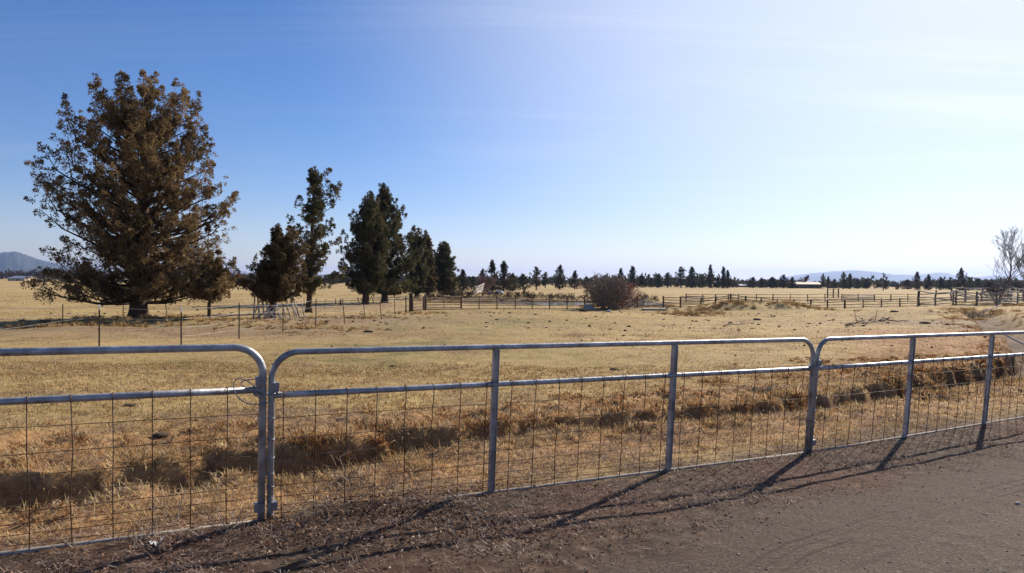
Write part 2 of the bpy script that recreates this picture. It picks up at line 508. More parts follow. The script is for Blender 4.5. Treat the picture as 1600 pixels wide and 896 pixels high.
# ------------------------------------------------------------------ mesh helpers
def frame_of(d):
    d = d / (np.linalg.norm(d) + 1e-12)
    a = np.array([0, 0, 1.0]) if abs(d[2]) < .9 else np.array([1.0, 0, 0])
    s = np.cross(d, a); s /= np.linalg.norm(s)
    return d, s, np.cross(s, d)


class MB:
    def __init__(self):
        self.v = []; self.f = []; self.n = 0

    def add(self, vs, fs):
        self.v.append(np.asarray(vs, float)); k = self.n
        self.f.extend([tuple(i + k for i in f) for f in fs]); self.n += len(vs)

    def tube(self, pts, r, n=8, cap=True):
        pts = [np.asarray(p, float) for p in pts]
        m = len(pts); rr = r if hasattr(r, '__len__') else [r] * m
        tang = []
        for i in range(m):
            a = pts[max(i - 1, 0)]; b = pts[min(i + 1, m - 1)]
            t = b - a; tang.append(t / (np.linalg.norm(t) + 1e-12))
        _, s, u = frame_of(tang[0])
        vs = []
        for i in range(m):
            s = s - tang[i] * np.dot(s, tang[i]); s /= (np.linalg.norm(s) + 1e-12)
            u = np.cross(tang[i], s)
            for k in range(n):
                a = 2 * math.pi * k / n
                vs.append(pts[i] + rr[i] * (math.cos(a) * s + math.sin(a) * u))
        fs = []
        for i in range(m - 1):
            for k in range(n):
                fs.append((i * n + k, i * n + (k + 1) % n, (i + 1) * n + (k + 1) % n, (i + 1) * n + k))
        if cap:
            fs.append(tuple(range(n))[::-1]); fs.append(tuple((m - 1) * n + k for k in range(n)))
        self.add(vs, fs)

    def box(self, c, size, ax=None):
        ax = ax or (np.array([1., 0, 0]), np.array([0, 1., 0]), np.array([0, 0, 1.]))
        c = np.asarray(c, float); vs = []
        for z in (-.5, .5):
            for y in (-.5, .5):
                for x in (-.5, .5):
                    vs.append(c + ax[0] * x * size[0] + ax[1] * y * size[1] + ax[2] * z * size[2])
        self.add(vs, [(0, 2, 3, 1), (4, 5, 7, 6), (0, 1, 5, 4), (2, 6, 7, 3), (0, 4, 6, 2), (1, 3, 7, 5)])

    def build(self, name, mat, parent=None, smooth=True, origin=None):
        V = np.concatenate(self.v)
        o = np.array(parent['_loc']) if parent is not None else (np.asarray(origin, float) if origin is not None else np.zeros(3))
        me = bpy.data.meshes.new(name)
        me.from_pydata((V - o).tolist(), [], self.f)
        me.materials.append(mat)
        if smooth:
            me.polygons.foreach_set('use_smooth', np.ones(len(me.polygons), bool))
        me.update()
        ob = bpy.data.objects.new(name, me); COL.objects.link(ob)
        if parent is not None:
            ob.parent = parent
        else:
            ob.location = o
        return ob


def tag(o, label=None, cat=None, group=None, kind=None):
    if label: o['label'] = label
    if cat: o['category'] = cat
    if group: o['group'] = group
    if kind: o['kind'] = kind
    return o


ROOTS = []


def thing(name, label, cat, loc, group=None):
    o = bpy.data.objects.new(name, None); COL.objects.link(o)
    o.empty_display_size = .2
    o.location = [float(c) for c in loc]; o['_loc'] = [float(c) for c in loc]
    ROOTS.append(o)
    return tag(o, label, cat, group)


def copy_tree(o, parent=None):
    c = o.copy(); COL.objects.link(c)
    if parent is not None: c.parent = parent
    else: ROOTS.append(c)
    for ch in o.children:
        copy_tree(ch, c)
    return c


def raw_mesh(name, V, loops, starts, mat, tint=None, parent=None, smooth=False, origin=(0, 0, 0)):
    me = bpy.data.meshes.new(name)
    me.vertices.add(len(V)); me.vertices.foreach_set('co', (V - np.asarray(origin)).astype(np.float32).ravel())
    me.loops.add(len(loops)); me.loops.foreach_set('vertex_index', loops.astype(np.int32))
    me.polygons.add(len(starts)); me.polygons.foreach_set('loop_start', starts.astype(np.int32))
    if smooth:
        me.polygons.foreach_set('use_smooth', np.ones(len(starts), bool))
    me.update(calc_edges=True)
    if tint is not None:
        a = me.attributes.new('tint', 'FLOAT', 'POINT'); a.data.foreach_set('value', tint.astype(np.float32))
    me.materials.append(mat)
    ob = bpy.data.objects.new(name, me); COL.objects.link(ob)
    if parent is not None: ob.parent = parent
    else: ob.location = origin
    return ob


def tri_leaves(P, Dv, L, Wd, rg):
    """one diamond-ended triangle per leaf: base pair at P, tip at P+D*L"""
    n = len(P)
    R = rg.normal(size=(n, 3)); S = np.cross(Dv, R); S /= (np.linalg.norm(S, axis=1)[:, None] + 1e-9)
    V = np.empty((n, 4, 3))
    V[:, 0] = P; V[:, 1] = P + Dv * (L * .45)[:, None] + S * (Wd * .5)[:, None]
    V[:, 2] = P + Dv * L[:, None]; V[:, 3] = P + Dv * (L * .45)[:, None] - S * (Wd * .5)[:, None]
    loops = np.arange(n * 4); starts = np.arange(n) * 4
    return V.reshape(-1, 3), loops, starts


def blades(P, az, tilt, bend, L, Wd):
    n = len(P)
    h = np.stack([np.cos(az), np.sin(az), np.zeros(n)], 1)
    s = np.stack([-np.sin(az), np.cos(az), np.zeros(n)], 1)
    up = np.array([0, 0, 1.0])
    d1 = up * np.cos(tilt)[:, None] + h * np.sin(tilt)[:, None]
    t2 = tilt + bend
    d2 = up * np.cos(t2)[:, None] + h * np.sin(t2)[:, None]
    p1 = P + d1 * (L * .5)[:, None]; p2 = p1 + d2 * (L * .5)[:, None]
    V = np.empty((n, 5, 3))
    w = (Wd * .5)[:, None]
    V[:, 0] = P - s * w; V[:, 1] = P + s * w; V[:, 2] = p1 - s * w * .8; V[:, 3] = p1 + s * w * .8; V[:, 4] = p2
    k = np.arange(n)[:, None] * 5
    loops = (k + np.array([0, 1, 3, 2, 2, 3, 4])[None]).ravel()
    starts = (np.arange(n)[:, None] * 7 + np.array([0, 4])[None]).ravel()
    return V.reshape(-1, 3), loops, starts


# ------------------------------------------------------------------ ground and road: one sheet to the horizon
def axis(lo, hi, step, g, far_lo, far_hi):
    a = list(np.arange(lo, hi, step))
    s = step; x = a[-1]
    while x < far_hi:
        s *= g; x += s; a.append(x)
    s = step; x = lo; b = []
    while x > far_lo:
        s *= g; x -= s; b.append(x)
    return np.array(b[::-1] + a)


gx = axis(-8.0, 12.5, .055, 1.035, -15000, 15000)
gy = axis(2.2, 15.5, .055, 1.035, -300, 15000)
X, Y = np.meshgrid(gx, gy)
Z, Fl = terrain(X, Y, True)
nx, ny = len(gx), len(gy)
edge = Fl['rd'] * np.sign(-Fl['rs'])           # positive on the road side
rn = .22 * fbm(X * 1.3, Y * 1.3, 41, 4) + .10 * fbm(X * 7, Y * 7, 42, 2)
road = sst(-.12, .30, edge + rn * 1.5)
beyond = Fl['fd'] * np.sign(Fl['fs'])          # positive beyond the gate panels
verge = (1 - sst(-.10, .55, beyond + rn * 1.6)) * (Y < 60)
soil = Fl['prof'] * .95
soil = np.maximum(soil, (1 - sst(.9, 1.35, Fl['e'])) * .9)
zone_e = np.exp(-((Fl['dd'] - 2.3) / 2.2) ** 2) * (Y < 32) * (Fl['dd'] > .3)
redz = np.clip(zone_e * 1.25, 0, 1)
# tyre tracks run along the road
tr = np.abs(edge - 1.55); tr2 = np.abs(edge - 1.05)
track = np.exp(-(tr / .16) ** 2) * .9 + np.exp(-(tr2 / .07) ** 2) * .5 + np.exp(-((edge - 3.0) / .2) ** 2) * .8
redz = np.where(road > .5, np.clip(.55 * sst(.25, 1.4, edge + rn) + .65 * track * (.7 + 1.2 * fbm(X * 1.1, Y * 1.1, 8, 3)), 0, 1), redz)


def blob(px, py, rx, ry):
    p = U(px, py)
    return np.exp(-((X - p[0]) / rx) ** 2 - ((Y - p[1]) / ry) ** 2)


grn = np.clip(.22 + blob(720, 500, 7, 9) * 1.1 + blob(640, 540, 4, 4) * .8 + blob(1560, 640, 1.5, 1.0) + blob(150, 512, 14, 2.5) * 1.0
              + blob(1000, 483, 26, 5) * .45 + blob(100, 640, 2.5, 1.0) * .5 + blob(420, 570, 4, 2.0) * .5
              + (1 - sst(1.0, 1.6, Fl['e'])) * .8 + blob(900, 560, 9, 3) * .35, 0, 1)
dirtb = np.clip(blob(520, 500, 7, 6) + blob(300, 520, 9, 4) + blob(560, 480, 7, 9) + blob(1600, 545, 3.5, 10) + blob(1545, 510, 4, 9) * 1.0
                + blob(1400, 505, 12, 3) * .5 + blob(1190, 484, 6, 3) * .8 + blob(720, 468, 9, 9) * .7, 0, 1)
V = np.stack([X.ravel(), Y.ravel(), Z.ravel()], 1)
idx = np.arange(nx * ny).reshape(ny, nx)
quads = np.stack([idx[:-1, :-1], idx[:-1, 1:], idx[1:, 1:], idx[1:, :-1]], -1).reshape(-1, 4)
rmask = (road > .5)
qroad = rmask[:-1, :-1].ravel()
za = np.stack([road, verge, soil, np.ones_like(road)], -1).reshape(-1, 4)
ze = np.clip(edge, -5, 8)
zb = np.stack([grn, redz, dirtb, np.ones_like(road)], -1).reshape(-1, 4)
for nm, qm, lab, cat in (('pasture_ground', ~qroad, 'dry tan grazed pasture sloping gently away beyond the metal gate panels', 'ground'),
                         ('dirt_road', qroad, 'dark compacted cinder road in the lower right corner with faint tyre tracks', 'road')):
    q = quads[qm]
    used, inv = np.unique(q.ravel(), return_inverse=True)
    me = bpy.data.meshes.new(nm)
    me.vertices.add(len(used)); me.vertices.foreach_set('co', V[used].astype(np.float32).ravel())
    me.loops.add(len(inv)); me.loops.foreach_set('vertex_index', inv.astype(np.int32))
    me.polygons.add(len(q)); me.polygons.foreach_set('loop_start', (np.arange(len(q)) * 4).astype(np.int32))
    me.polygons.foreach_set('use_smooth', np.ones(len(q), bool))
    me.update(calc_edges=True)
    for an, dat in (('zone_a', za), ('zone_b', zb)):
        at = me.attributes.new(an, 'FLOAT_COLOR', 'POINT'); at.data.foreach_set('color', dat[used].astype(np.float32).ravel())
    at = me.attributes.new('road_edge', 'FLOAT', 'POINT'); at.data.foreach_set('value', ze.ravel()[used].astype(np.float32))
    me.materials.append(M_ground)
    ob = bpy.data.objects.new(nm, me); COL.objects.link(ob)
    tag(ob, lab, cat, kind='structure')

# pond water
m, t, out = new_mat('pond_water')
b = t.nodes.new('ShaderNodeBsdfPrincipled'); b.inputs['Base Color'].default_value = (.05, .055, .05, 1)
b.inputs['Roughness'].default_value = .12
bn = t.nodes.new('ShaderNodeBump'); bn.inputs['Strength'].default_value = .15; bn.inputs['Distance'].default_value = .02
t.links.new(noise_node(t, 2.5, 3), bn.inputs['Height']); t.links.new(bn.outputs[0], b.inputs['Normal'])
t.links.new(b.outputs[0], out.inputs[0])
mb = MB()
zw = float(base(0, POND[1])) - .33
k = 40
mb.add([(POND[0] + POND[2] * 1.25 * math.cos(2 * math.pi * i / k), POND[1] + POND[3] * 1.25 * math.sin(2 * math.pi * i / k), zw) for i in range(k)], [tuple(range(k))])
tag(mb.build('pond_water', m), 'still grey pond behind the brown pipe fence at the centre', 'pond', kind='structure')


# ------------------------------------------------------------------ far mountains
def ridge(name, pts, dist, depth, mat, label, seed):
    """pts: (pixel column, pixel row) of the skyline; a solid ridge with real depth"""
    xs = np.linspace(pts[0][0], pts[-1][0], 160)
    ys = np.interp(xs, [p[0] for p in pts], [p[1] for p in pts])
    rows = 26
    Vv = np.zeros((rows, 160, 3))
    for j in range(rows):
        f = j / (rows - 1)
        prof = math.sin(math.pi * f) ** .9
        for i, px in enumerate(xs):
            dd = dist + (f - .5) * depth
            r_ = ray(px, 448); r0 = ray(px, ys[i])
            top = (r0[2] - 0) * dist + HC + 1.2
            e = min(1, min(i, 159 - i) / 6)
            n_ = fbm(np.array(px * .035), np.array(f * 5.0), seed, 5) * .35 * (1 - prof) + float(fbm(np.array(px * .25), np.array(f * 9.0), seed + 4, 3)) * .05
            Vv[j, i] = (r_[0] * dd, dd, -1.3 + max(0, top * (prof + n_ * prof)) * e * (1 if f < .5 else 1) - (3 if prof < .01 else 0))
    id_ = np.arange(rows * 160).reshape(rows, 160)
    qs = np.stack([id_[:-1, :-1], id_[:-1, 1:], id_[1:, 1:], id_[1:, :-1]], -1).reshape(-1, 4)
    ob = raw_mesh(name, Vv.reshape(-1, 3), qs.ravel(), np.arange(len(qs)) * 4, mat, smooth=True)
    return tag(ob, label, 'mountain', kind='structure')


ridge('mountain', [(-120, 430), (-60, 408), (-25, 400), (5, 395), (22, 393.5), (38, 398), (55, 404), (80, 411), (120, 419), (170, 428), (210, 434)],
      5200, 1600, M_mount, 'blue butte on the horizon at the far left', 3)
ridge('mountain_range', [(1190, 444), (1222, 434), (1245, 430), (1270, 427), (1305, 424), (1335, 422.5), (1365, 425), (1395, 429), (1425, 430), (1450, 428),
                         (1465, 426), (1480, 427), (1495, 432), (1530, 433), (1560, 430), (1600, 432), (1700, 436), (1760, 445)],
      9500, 1800, M_mount_snow, 'pale blue mountain range on the horizon at the right', 5)
ridge('low_hills', [(150, 438), (250, 431), (340, 424), (370, 422), (400, 428), (450, 432), (500, 429), (530, 431), (600, 437), (640, 442)],
      9000, 1500, M_mount_snow, 'low pale blue hills showing between the junipers on the left', 8)


# ------------------------------------------------------------------ trees
def crown_field(plumes, leaves_per, leaf, rg, spread=1.0, tintbase=None):
    """plumes: list of (origin, axis, length, radius, tint) -> leaf soup"""
    O = np.array([p[0] for p in plumes]); A = np.array([p[1] for p in plumes]); L = np.array([p[2] for p in plumes])
    Rr = np.array([p[3] for p in plumes]); T = np.array([p[4] for p in plumes])
    A /= np.linalg.norm(A, axis=1)[:, None]
    n = len(O) * leaves_per
    k = np.repeat(np.arange(len(O)), leaves_per)
    t = rg.random(n) ** .8
    r = rg.normal(size=(n, 3)); r -= A[k] * np.sum(r * A[k], 1)[:, None]
    r /= (np.linalg.norm(r, axis=1)[:, None] + 1e-9)
    rad = Rr[k] * np.sqrt(rg.random(n)) * (1 - .85 * t ** 1.6)
    P = O[k] + A[k] * (t * L[k])[:, None] + r * rad[:, None]
    d = A[k] * .8 + r * .7 + rg.normal(size=(n, 3)) * .45
    d /= np.linalg.norm(d, axis=1)[:, None]
    s = leaf * rg.uniform(.6, 1.5, n)
    V, lo, st = tri_leaves(P, d, s, s * .40 * spread, rg)
    tint = np.clip(T[k] + rg.normal(size=n) * .09, 0, 1)
    return V, lo, st, np.repeat(tint, 4)


def foliage(flames, tufts, leaves, leaf, rg):
    """flames: (base, tip, width, tint): pointed clumps, each made of small round tufts of leaf sprays"""
    B = np.array([f[0] for f in flames]); T = np.array([f[1] for f in flames]); Wd = np.array([f[2] for f in flames]); Ti = np.array([f[3] for f in flames])
    n = len(B) * tufts; k = np.repeat(np.arange(len(B)), tufts)
    t = rg.random(n) ** .85
    A = T - B; L = np.linalg.norm(A, axis=1); A = A / L[:, None]
    r = rg.normal(size=(n, 3)); r -= A[k] * np.sum(r * A[k], 1)[:, None]; r /= (np.linalg.norm(r, axis=1)[:, None] + 1e-9)
    shape = np.minimum(1, .35 + 2.2 * t) * (1 - t ** 2.2) + .05
    off = Wd[k] * shape * rg.random(n) ** .5
    C = B[k] + A[k] * (t * L[k] * .96)[:, None] + r * off[:, None]
    tr_ = Wd[k] * rg.uniform(.22, .42, n) * (.45 + .55 * shape)
    tt = Ti[k] + rg.normal(size=n) * .13
    od = r * .8 + A[k] * .6 + np.array([0, 0, .35]); od /= np.linalg.norm(od, axis=1)[:, None]
    m = n * leaves; j = np.repeat(np.arange(n), leaves)
    d = rg.normal(size=(m, 3)); d /= np.linalg.norm(d, axis=1)[:, None]
    d = d + od[j] * .55; d /= np.linalg.norm(d, axis=1)[:, None]
    sz = leaf * rg.uniform(.6, 1.5, m)
    P = C[j] + d * (tr_[j] * rg.random(m) ** .6)[:, None]
    V, lo, st = tri_leaves(P, d, sz, sz * .42, rg)
    return V, lo, st, np.repeat(np.clip(tt[j] + rg.normal(size=m) * .07, 0, 1), 4)


def juniper(name, label, pos, H, prof, mat, seed, limbs=60, tufts=12, leaves=20, leaf=.12, trunk_r=.3, h0=.12, lean=(0, 0),
            flame=1.5, fat=.24, inner=2, group=None, cat='tree', tintx=0.0, upow=1.0, e0=14, e1=76):
    rg = np.random.default_rng(seed)
    pos = np.asarray(pos, float)
    root = thing(name, label, cat, pos, group)
    ts = [p[0] for p in prof]; rl = [p[1] for p in prof]; rr_ = [p[2] for p in prof]
    rmax = max(max(rl), max(rr_)) + .01
    wood = MB()
    def trunk_at(z):
        f = min(max(z / (H * .95), 0), 1)
        return np.array([lean[0] * f * H + math.sin(f * 5 + seed) * .02 * H * f * (1 - f), lean[1] * f * H, f * H * .95])
    n = 12
    tp = [trunk_at(H * .95 * i / n) for i in range(n + 1)]; tp[0] = tp[0] - np.array([0, 0, .15])
    tr_ = [trunk_r * ((1 - i / n) ** .8 * .92 + .03) * (1.45 if i == 0 else 1) for i in range(n + 1)]
    tp.insert(1, tp[0] * .5 + tp[1] * .5); tr_.insert(1, trunk_r * 1.02)
    wood.tube([p + pos for p in tp], tr_, 10)
    fl = []
    for i in range(limbs):
        u = (i + rg.random()) / limbs
        tt = h0 + (1 - h0) * u ** upow
        zt = tt * H                                   # height of the flame tip
        az = i * 2.39996 + rg.normal() * .4
        c = math.cos(az)
        Rl, Rrr = np.interp(tt, ts, rl), np.interp(tt, ts, rr_)
        R = (Rl * (1 - c) / 2 + Rrr * (1 + c) / 2) * rg.choice([1.03, .97, .86, .70, .55], p=[.30, .25, .2, .15, .10])
        hd = np.array([math.cos(az), math.sin(az) * .95, 0])
        el = math.radians(e0 + (e1 - e0) * tt ** .9 + rg.normal() * 8)
        F_ = flame * rg.uniform(.7, 1.3) * (1 - .25 * tt)
        ax = trunk_at(zt) * [1, 1, 0]
        tip = ax + hd * R + np.array([0, 0, zt])
        fd = hd * math.cos(el) + np.array([0, 0, math.sin(el)]) + rg.normal(size=3) * .10; fd /= np.linalg.norm(fd)
        bs = tip - fd * F_
        inr = np.dot(bs[:2] - ax[:2], hd[:2])
        if inr < .05: bs[:2] = ax[:2] + hd[:2] * .05
        bs[2] = max(bs[2], H * h0 * .75)
        rise = max(.08, .55 * max(inr, 0) * (.25 + .9 * tt))
        a = trunk_at(max(bs[2] - rise, H * h0 * .55))
        mid = (a + bs) / 2 + np.array([0, 0, -.04 * R])
        lr = max(trunk_r * .24 * (R / rmax) ** .7, .012)
        q = [a, a * .5 + mid * .5, mid, mid * .45 + bs * .55, bs, bs * .4 + tip * .6]
        wood.tube([p + pos for p in q], [lr, lr * .85, lr * .7, lr * .5, lr * .35, lr * .12], 5, False)
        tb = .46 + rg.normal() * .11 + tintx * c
        fl.append((bs + pos, tip + pos, F_ * fat * rg.uniform(.8, 1.25), tb))
        side = np.array([-hd[1], hd[0], 0])
        for j in range(inner):                         # side flames along the limb
            s_ = rg.uniform(.30, 1.0); kk = min(int(s_ * 4), 3); fr = s_ * 4 - kk
            o = q[kk] * (1 - fr) + q[kk + 1] * fr
            f2 = F_ * rg.uniform(.45, .8)
            dd = fd * .6 + side * rg.normal() * .75 + np.array([0, 0, rg.uniform(.1, .6)]); dd /= np.linalg.norm(dd)
            e_ = o + dd * f2
            rr2 = np.hypot(*(e_[:2] - ax[:2]))
            if rr2 > R: e_[:2] = ax[:2] + (e_[:2] - ax[:2]) * R / rr2
            if e_[2] > H: e_[2] = H
            fl.append((o + pos, e_ + pos, f2 * fat * rg.uniform(.9, 1.4), tb + rg.normal() * .08))
            wood.tube([o + pos, o * .35 + e_ * .65 + pos], [lr * .4, lr * .12], 3, False)
    for j in range(3):
        o = trunk_at(H - flame * rg.uniform(.9, 1.3)); e_ = np.array([o[0] + rg.normal() * .1 * flame, o[1] + rg.normal() * .1 * flame, H * (1 - .03 * j)])
        fl.append((o + pos, e_ + pos, flame * fat * .8, .5))
    wood.build('trunk', M_bark, root)
    V, lo, st, ti = foliage(fl, tufts, leaves, leaf, rg)
    raw_mesh('crown', V, lo, st, mat, ti, root, origin=pos)
    return root


def px_tree(px, py, top):
    p = G(px, py); return p, HT(p, top)


def prof_px(p, H, rows, cx, ybase):
    """crown half widths in metres from pixel rows (row, left px, right px)"""
    k = p[1] / F
    r = sorted([((ybase - y) * k / H, max(cx - l, 2) * k, max(r_ - cx, 2) * k) for (y, l, r_) in rows])
    return r


# the big brown juniper
p, H = px_tree(216, 502, 116)
juniper('juniper_tree', 'biggest tree, a brownish broad juniper with a thick trunk at the left', p, H,
        prof_px(p, H, [(488, 130, 290), (472, 60, 330), (462, 44, 340), (448, 66, 345), (430, 84, 350), (405, 92, 362), (370, 96, 370), (335, 66, 368), (300, 56, 374), (275, 62, 350), (240, 72, 336),
                       (205, 92, 322), (180, 100, 306), (155, 128, 300), (135, 138, 292), (122, 168, 270), (116, 195, 240)], 224, 502),
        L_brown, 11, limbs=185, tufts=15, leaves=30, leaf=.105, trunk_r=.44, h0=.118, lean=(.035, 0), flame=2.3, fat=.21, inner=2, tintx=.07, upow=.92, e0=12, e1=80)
# little tree tucked under its right side
p, H = px_tree(327, 506, 388)
juniper('juniper_tree', 'small brown juniper with a thin trunk tucked under the right edge of the biggest tree', p, H,
        prof_px(p, H, [(472, 290, 350), (455, 268, 364), (430, 262, 370), (405, 275, 362), (388, 300, 345)], 327, 506),
        L_brown, 12, limbs=42, tufts=9, leaves=22, leaf=.11, trunk_r=.09, h0=.38, flame=1.0, fat=.26, e0=5, e1=60)
p, H = px_tree(424, 497, 350)
juniper('juniper_tree', 'low rounded brown juniper with pale poles leaning on its trunk', p, H,
        prof_px(p, H, [(462, 392, 470), (445, 370, 488), (425, 372, 486), (405, 392, 482), (385, 412, 478), (365, 426, 466), (350, 436, 450)], 430, 497),
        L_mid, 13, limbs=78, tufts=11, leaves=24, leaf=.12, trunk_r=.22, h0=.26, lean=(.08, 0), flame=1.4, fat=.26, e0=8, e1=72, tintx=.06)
p, H = px_tree(482, 489, 257)
juniper('juniper_tree', 'tall thin open juniper with gaps of sky, next to the tree with pale poles', p, H,
        prof_px(p, H, [(458, 474, 515), (440, 470, 552), (420, 478, 548), (400, 470, 528), (372, 458, 540), (345, 456, 538), (320, 462, 518), (295, 466, 534), (275, 474, 530), (257, 496, 514)], 494, 489),
        L_dark2, 14, limbs=52, tufts=11, leaves=24, leaf=.14, trunk_r=.22, h0=.17, lean=(.045, 0), flame=1.5, fat=.27, inner=1, e0=8, e1=74)
p, H = px_tree(571, 476, 300)
juniper('juniper_tree', 'left one of the two dense dark junipers standing close together', p, H,
        prof_px(p, H, [(458, 544, 600), (440, 530, 612), (400, 530, 614), (370, 535, 612), (340, 544, 608), (320, 562, 598), (300, 574, 586)], 578, 476),
        L_dark, 15, limbs=100, tufts=12, leaves=30, leaf=.155, trunk_r=.36, h0=.15, lean=(.03, 0), flame=2.4, fat=.22, e0=12, e1=82)
p, H = px_tree(601, 473, 286)
juniper('juniper_tree', 'right and taller one of the two dense dark junipers standing close together', p, H,
        prof_px(p, H, [(458, 575, 654), (440, 570, 668), (400, 566, 662), (370, 570, 654), (340, 574, 642), (315, 582, 628), (300, 590, 610), (286, 596, 604)], 601, 473),
        L_dark, 16, limbs=105, tufts=12, leaves=30, leaf=.155, trunk_r=.36, h0=.12, flame=2.5, fat=.22, e0=12, e1=82)
p, H = px_tree(651, 468, 357)
juniper('juniper_tree', 'dark juniper leaning out right of the two dense junipers, above the wooden gate post', p, H,
        prof_px(p, H, [(450, 634, 664), (430, 630, 668), (400, 634, 664), (378, 634, 662), (362, 638, 662), (357, 650, 660)], 648, 468),
        L_dark, 17, limbs=58, tufts=9, leaves=18, leaf=.24, trunk_r=.3, h0=.12, flame=2.2, fat=.25)
p, H = px_tree(668, 465, 366)
juniper('juniper_tree', 'slim spire topped juniper between two broader dark ones', p, H,
        prof_px(p, H, [(455, 657, 680), (430, 654, 682), (400, 658, 676), (380, 661, 668), (366, 663, 665)], 664, 465),
        L_mid, 18, limbs=50, tufts=8, leaves=18, leaf=.25, trunk_r=.25, h0=.1, flame=2.0, fat=.22, e1=84)
p, H = px_tree(693, 464, 377)
juniper('juniper_tree', 'dark pointed juniper standing over the brown pipe gate', p, H,
        prof_px(p, H, [(455, 672, 716), (440, 667, 721), (415, 670, 716), (395, 677, 709), (377, 689, 697)], 693, 464),
        L_dark, 19, limbs=80, tufts=9, leaves=20, leaf=.28, trunk_r=.35, h0=.1, flame=2.8, fat=.22, e1=82)

# prototypes of far junipers, 1 m tall, and their copies
PROTOS = []
SHAPES = {
    'cone': [(.0, .30, .32), (.15, .42, .36), (.35, .30, .40), (.5, .34, .26), (.65, .18, .27), (.85, .13, .08), (1, .02, .03)],
    'broad': [(.0, .36, .38), (.15, .46, .44), (.4, .42, .45), (.65, .32, .36), (.85, .17, .22), (1, .04, .04)],
    'spire': [(.05, .20, .24), (.25, .28, .2), (.45, .15, .24), (.6, .20, .13), (.8, .08, .12), (1, .02, .02)],
    'open': [(.1, .1, .12), (.3, .3, .16), (.5, .15, .28), (.7, .26, .14), (.88, .12, .18), (1, .03, .03)],
}


def far_proto(shape, seed, mat, limbs, scale=10.0):
    pr = [(a, b * scale, c * scale) for a, b, c in SHAPES[shape]]
    return juniper('juniper_tree', 'far juniper', (0, 0, 0), scale, pr, mat, seed, limbs=limbs, tufts=6, leaves=7, leaf=.45, trunk_r=.25,
                   h0=.08 if shape != 'open' else .2, flame=2.4, fat=.26, inner=1, e0=5, e1=66)


PR = {}
for shape, seeds, lb in (('cone', (31, 32), 46), ('broad', (33, 34, 35), 60), ('spire', (36,), 34), ('open', (37, 38), 26)):
    PR[shape] = [far_proto(shape, s, L_far, lb) for s in seeds]
PR['scrub'] = [far_proto('broad', 39, L_farbrown, 50)]
ALLP = [q for v in PR.values() for q in v]
_used = {}


def place_far(px, top, dist, shape, label, wpx=None, group=None):
    L = PR[shape]; i = _used.get(shape, 0); _used[shape] = i + 1
    src = L[i % len(L)]
    p = GD(px, dist); H = HT(p, top)
    c = copy_tree(src) if src.get('_taken') else src
    src['_taken'] = 1
    c.location = p; s = H / 10
    nat = {'cone': .6, 'broad': .88, 'spire': .36, 'open': .55, 'scrub': .88}[shape] * H
    sx = s * ((wpx * dist / F) / nat if wpx else 1)
    c.scale = (sx, sx, s)
    c.rotation_euler = (0, 0, (i * 2.1) % 6.28)
    c['label'] = label; c['category'] = 'tree'
    if shape == 'scrub': c.name = 'brown_scrub_tree'
    if group: c['group'] = group
    return c


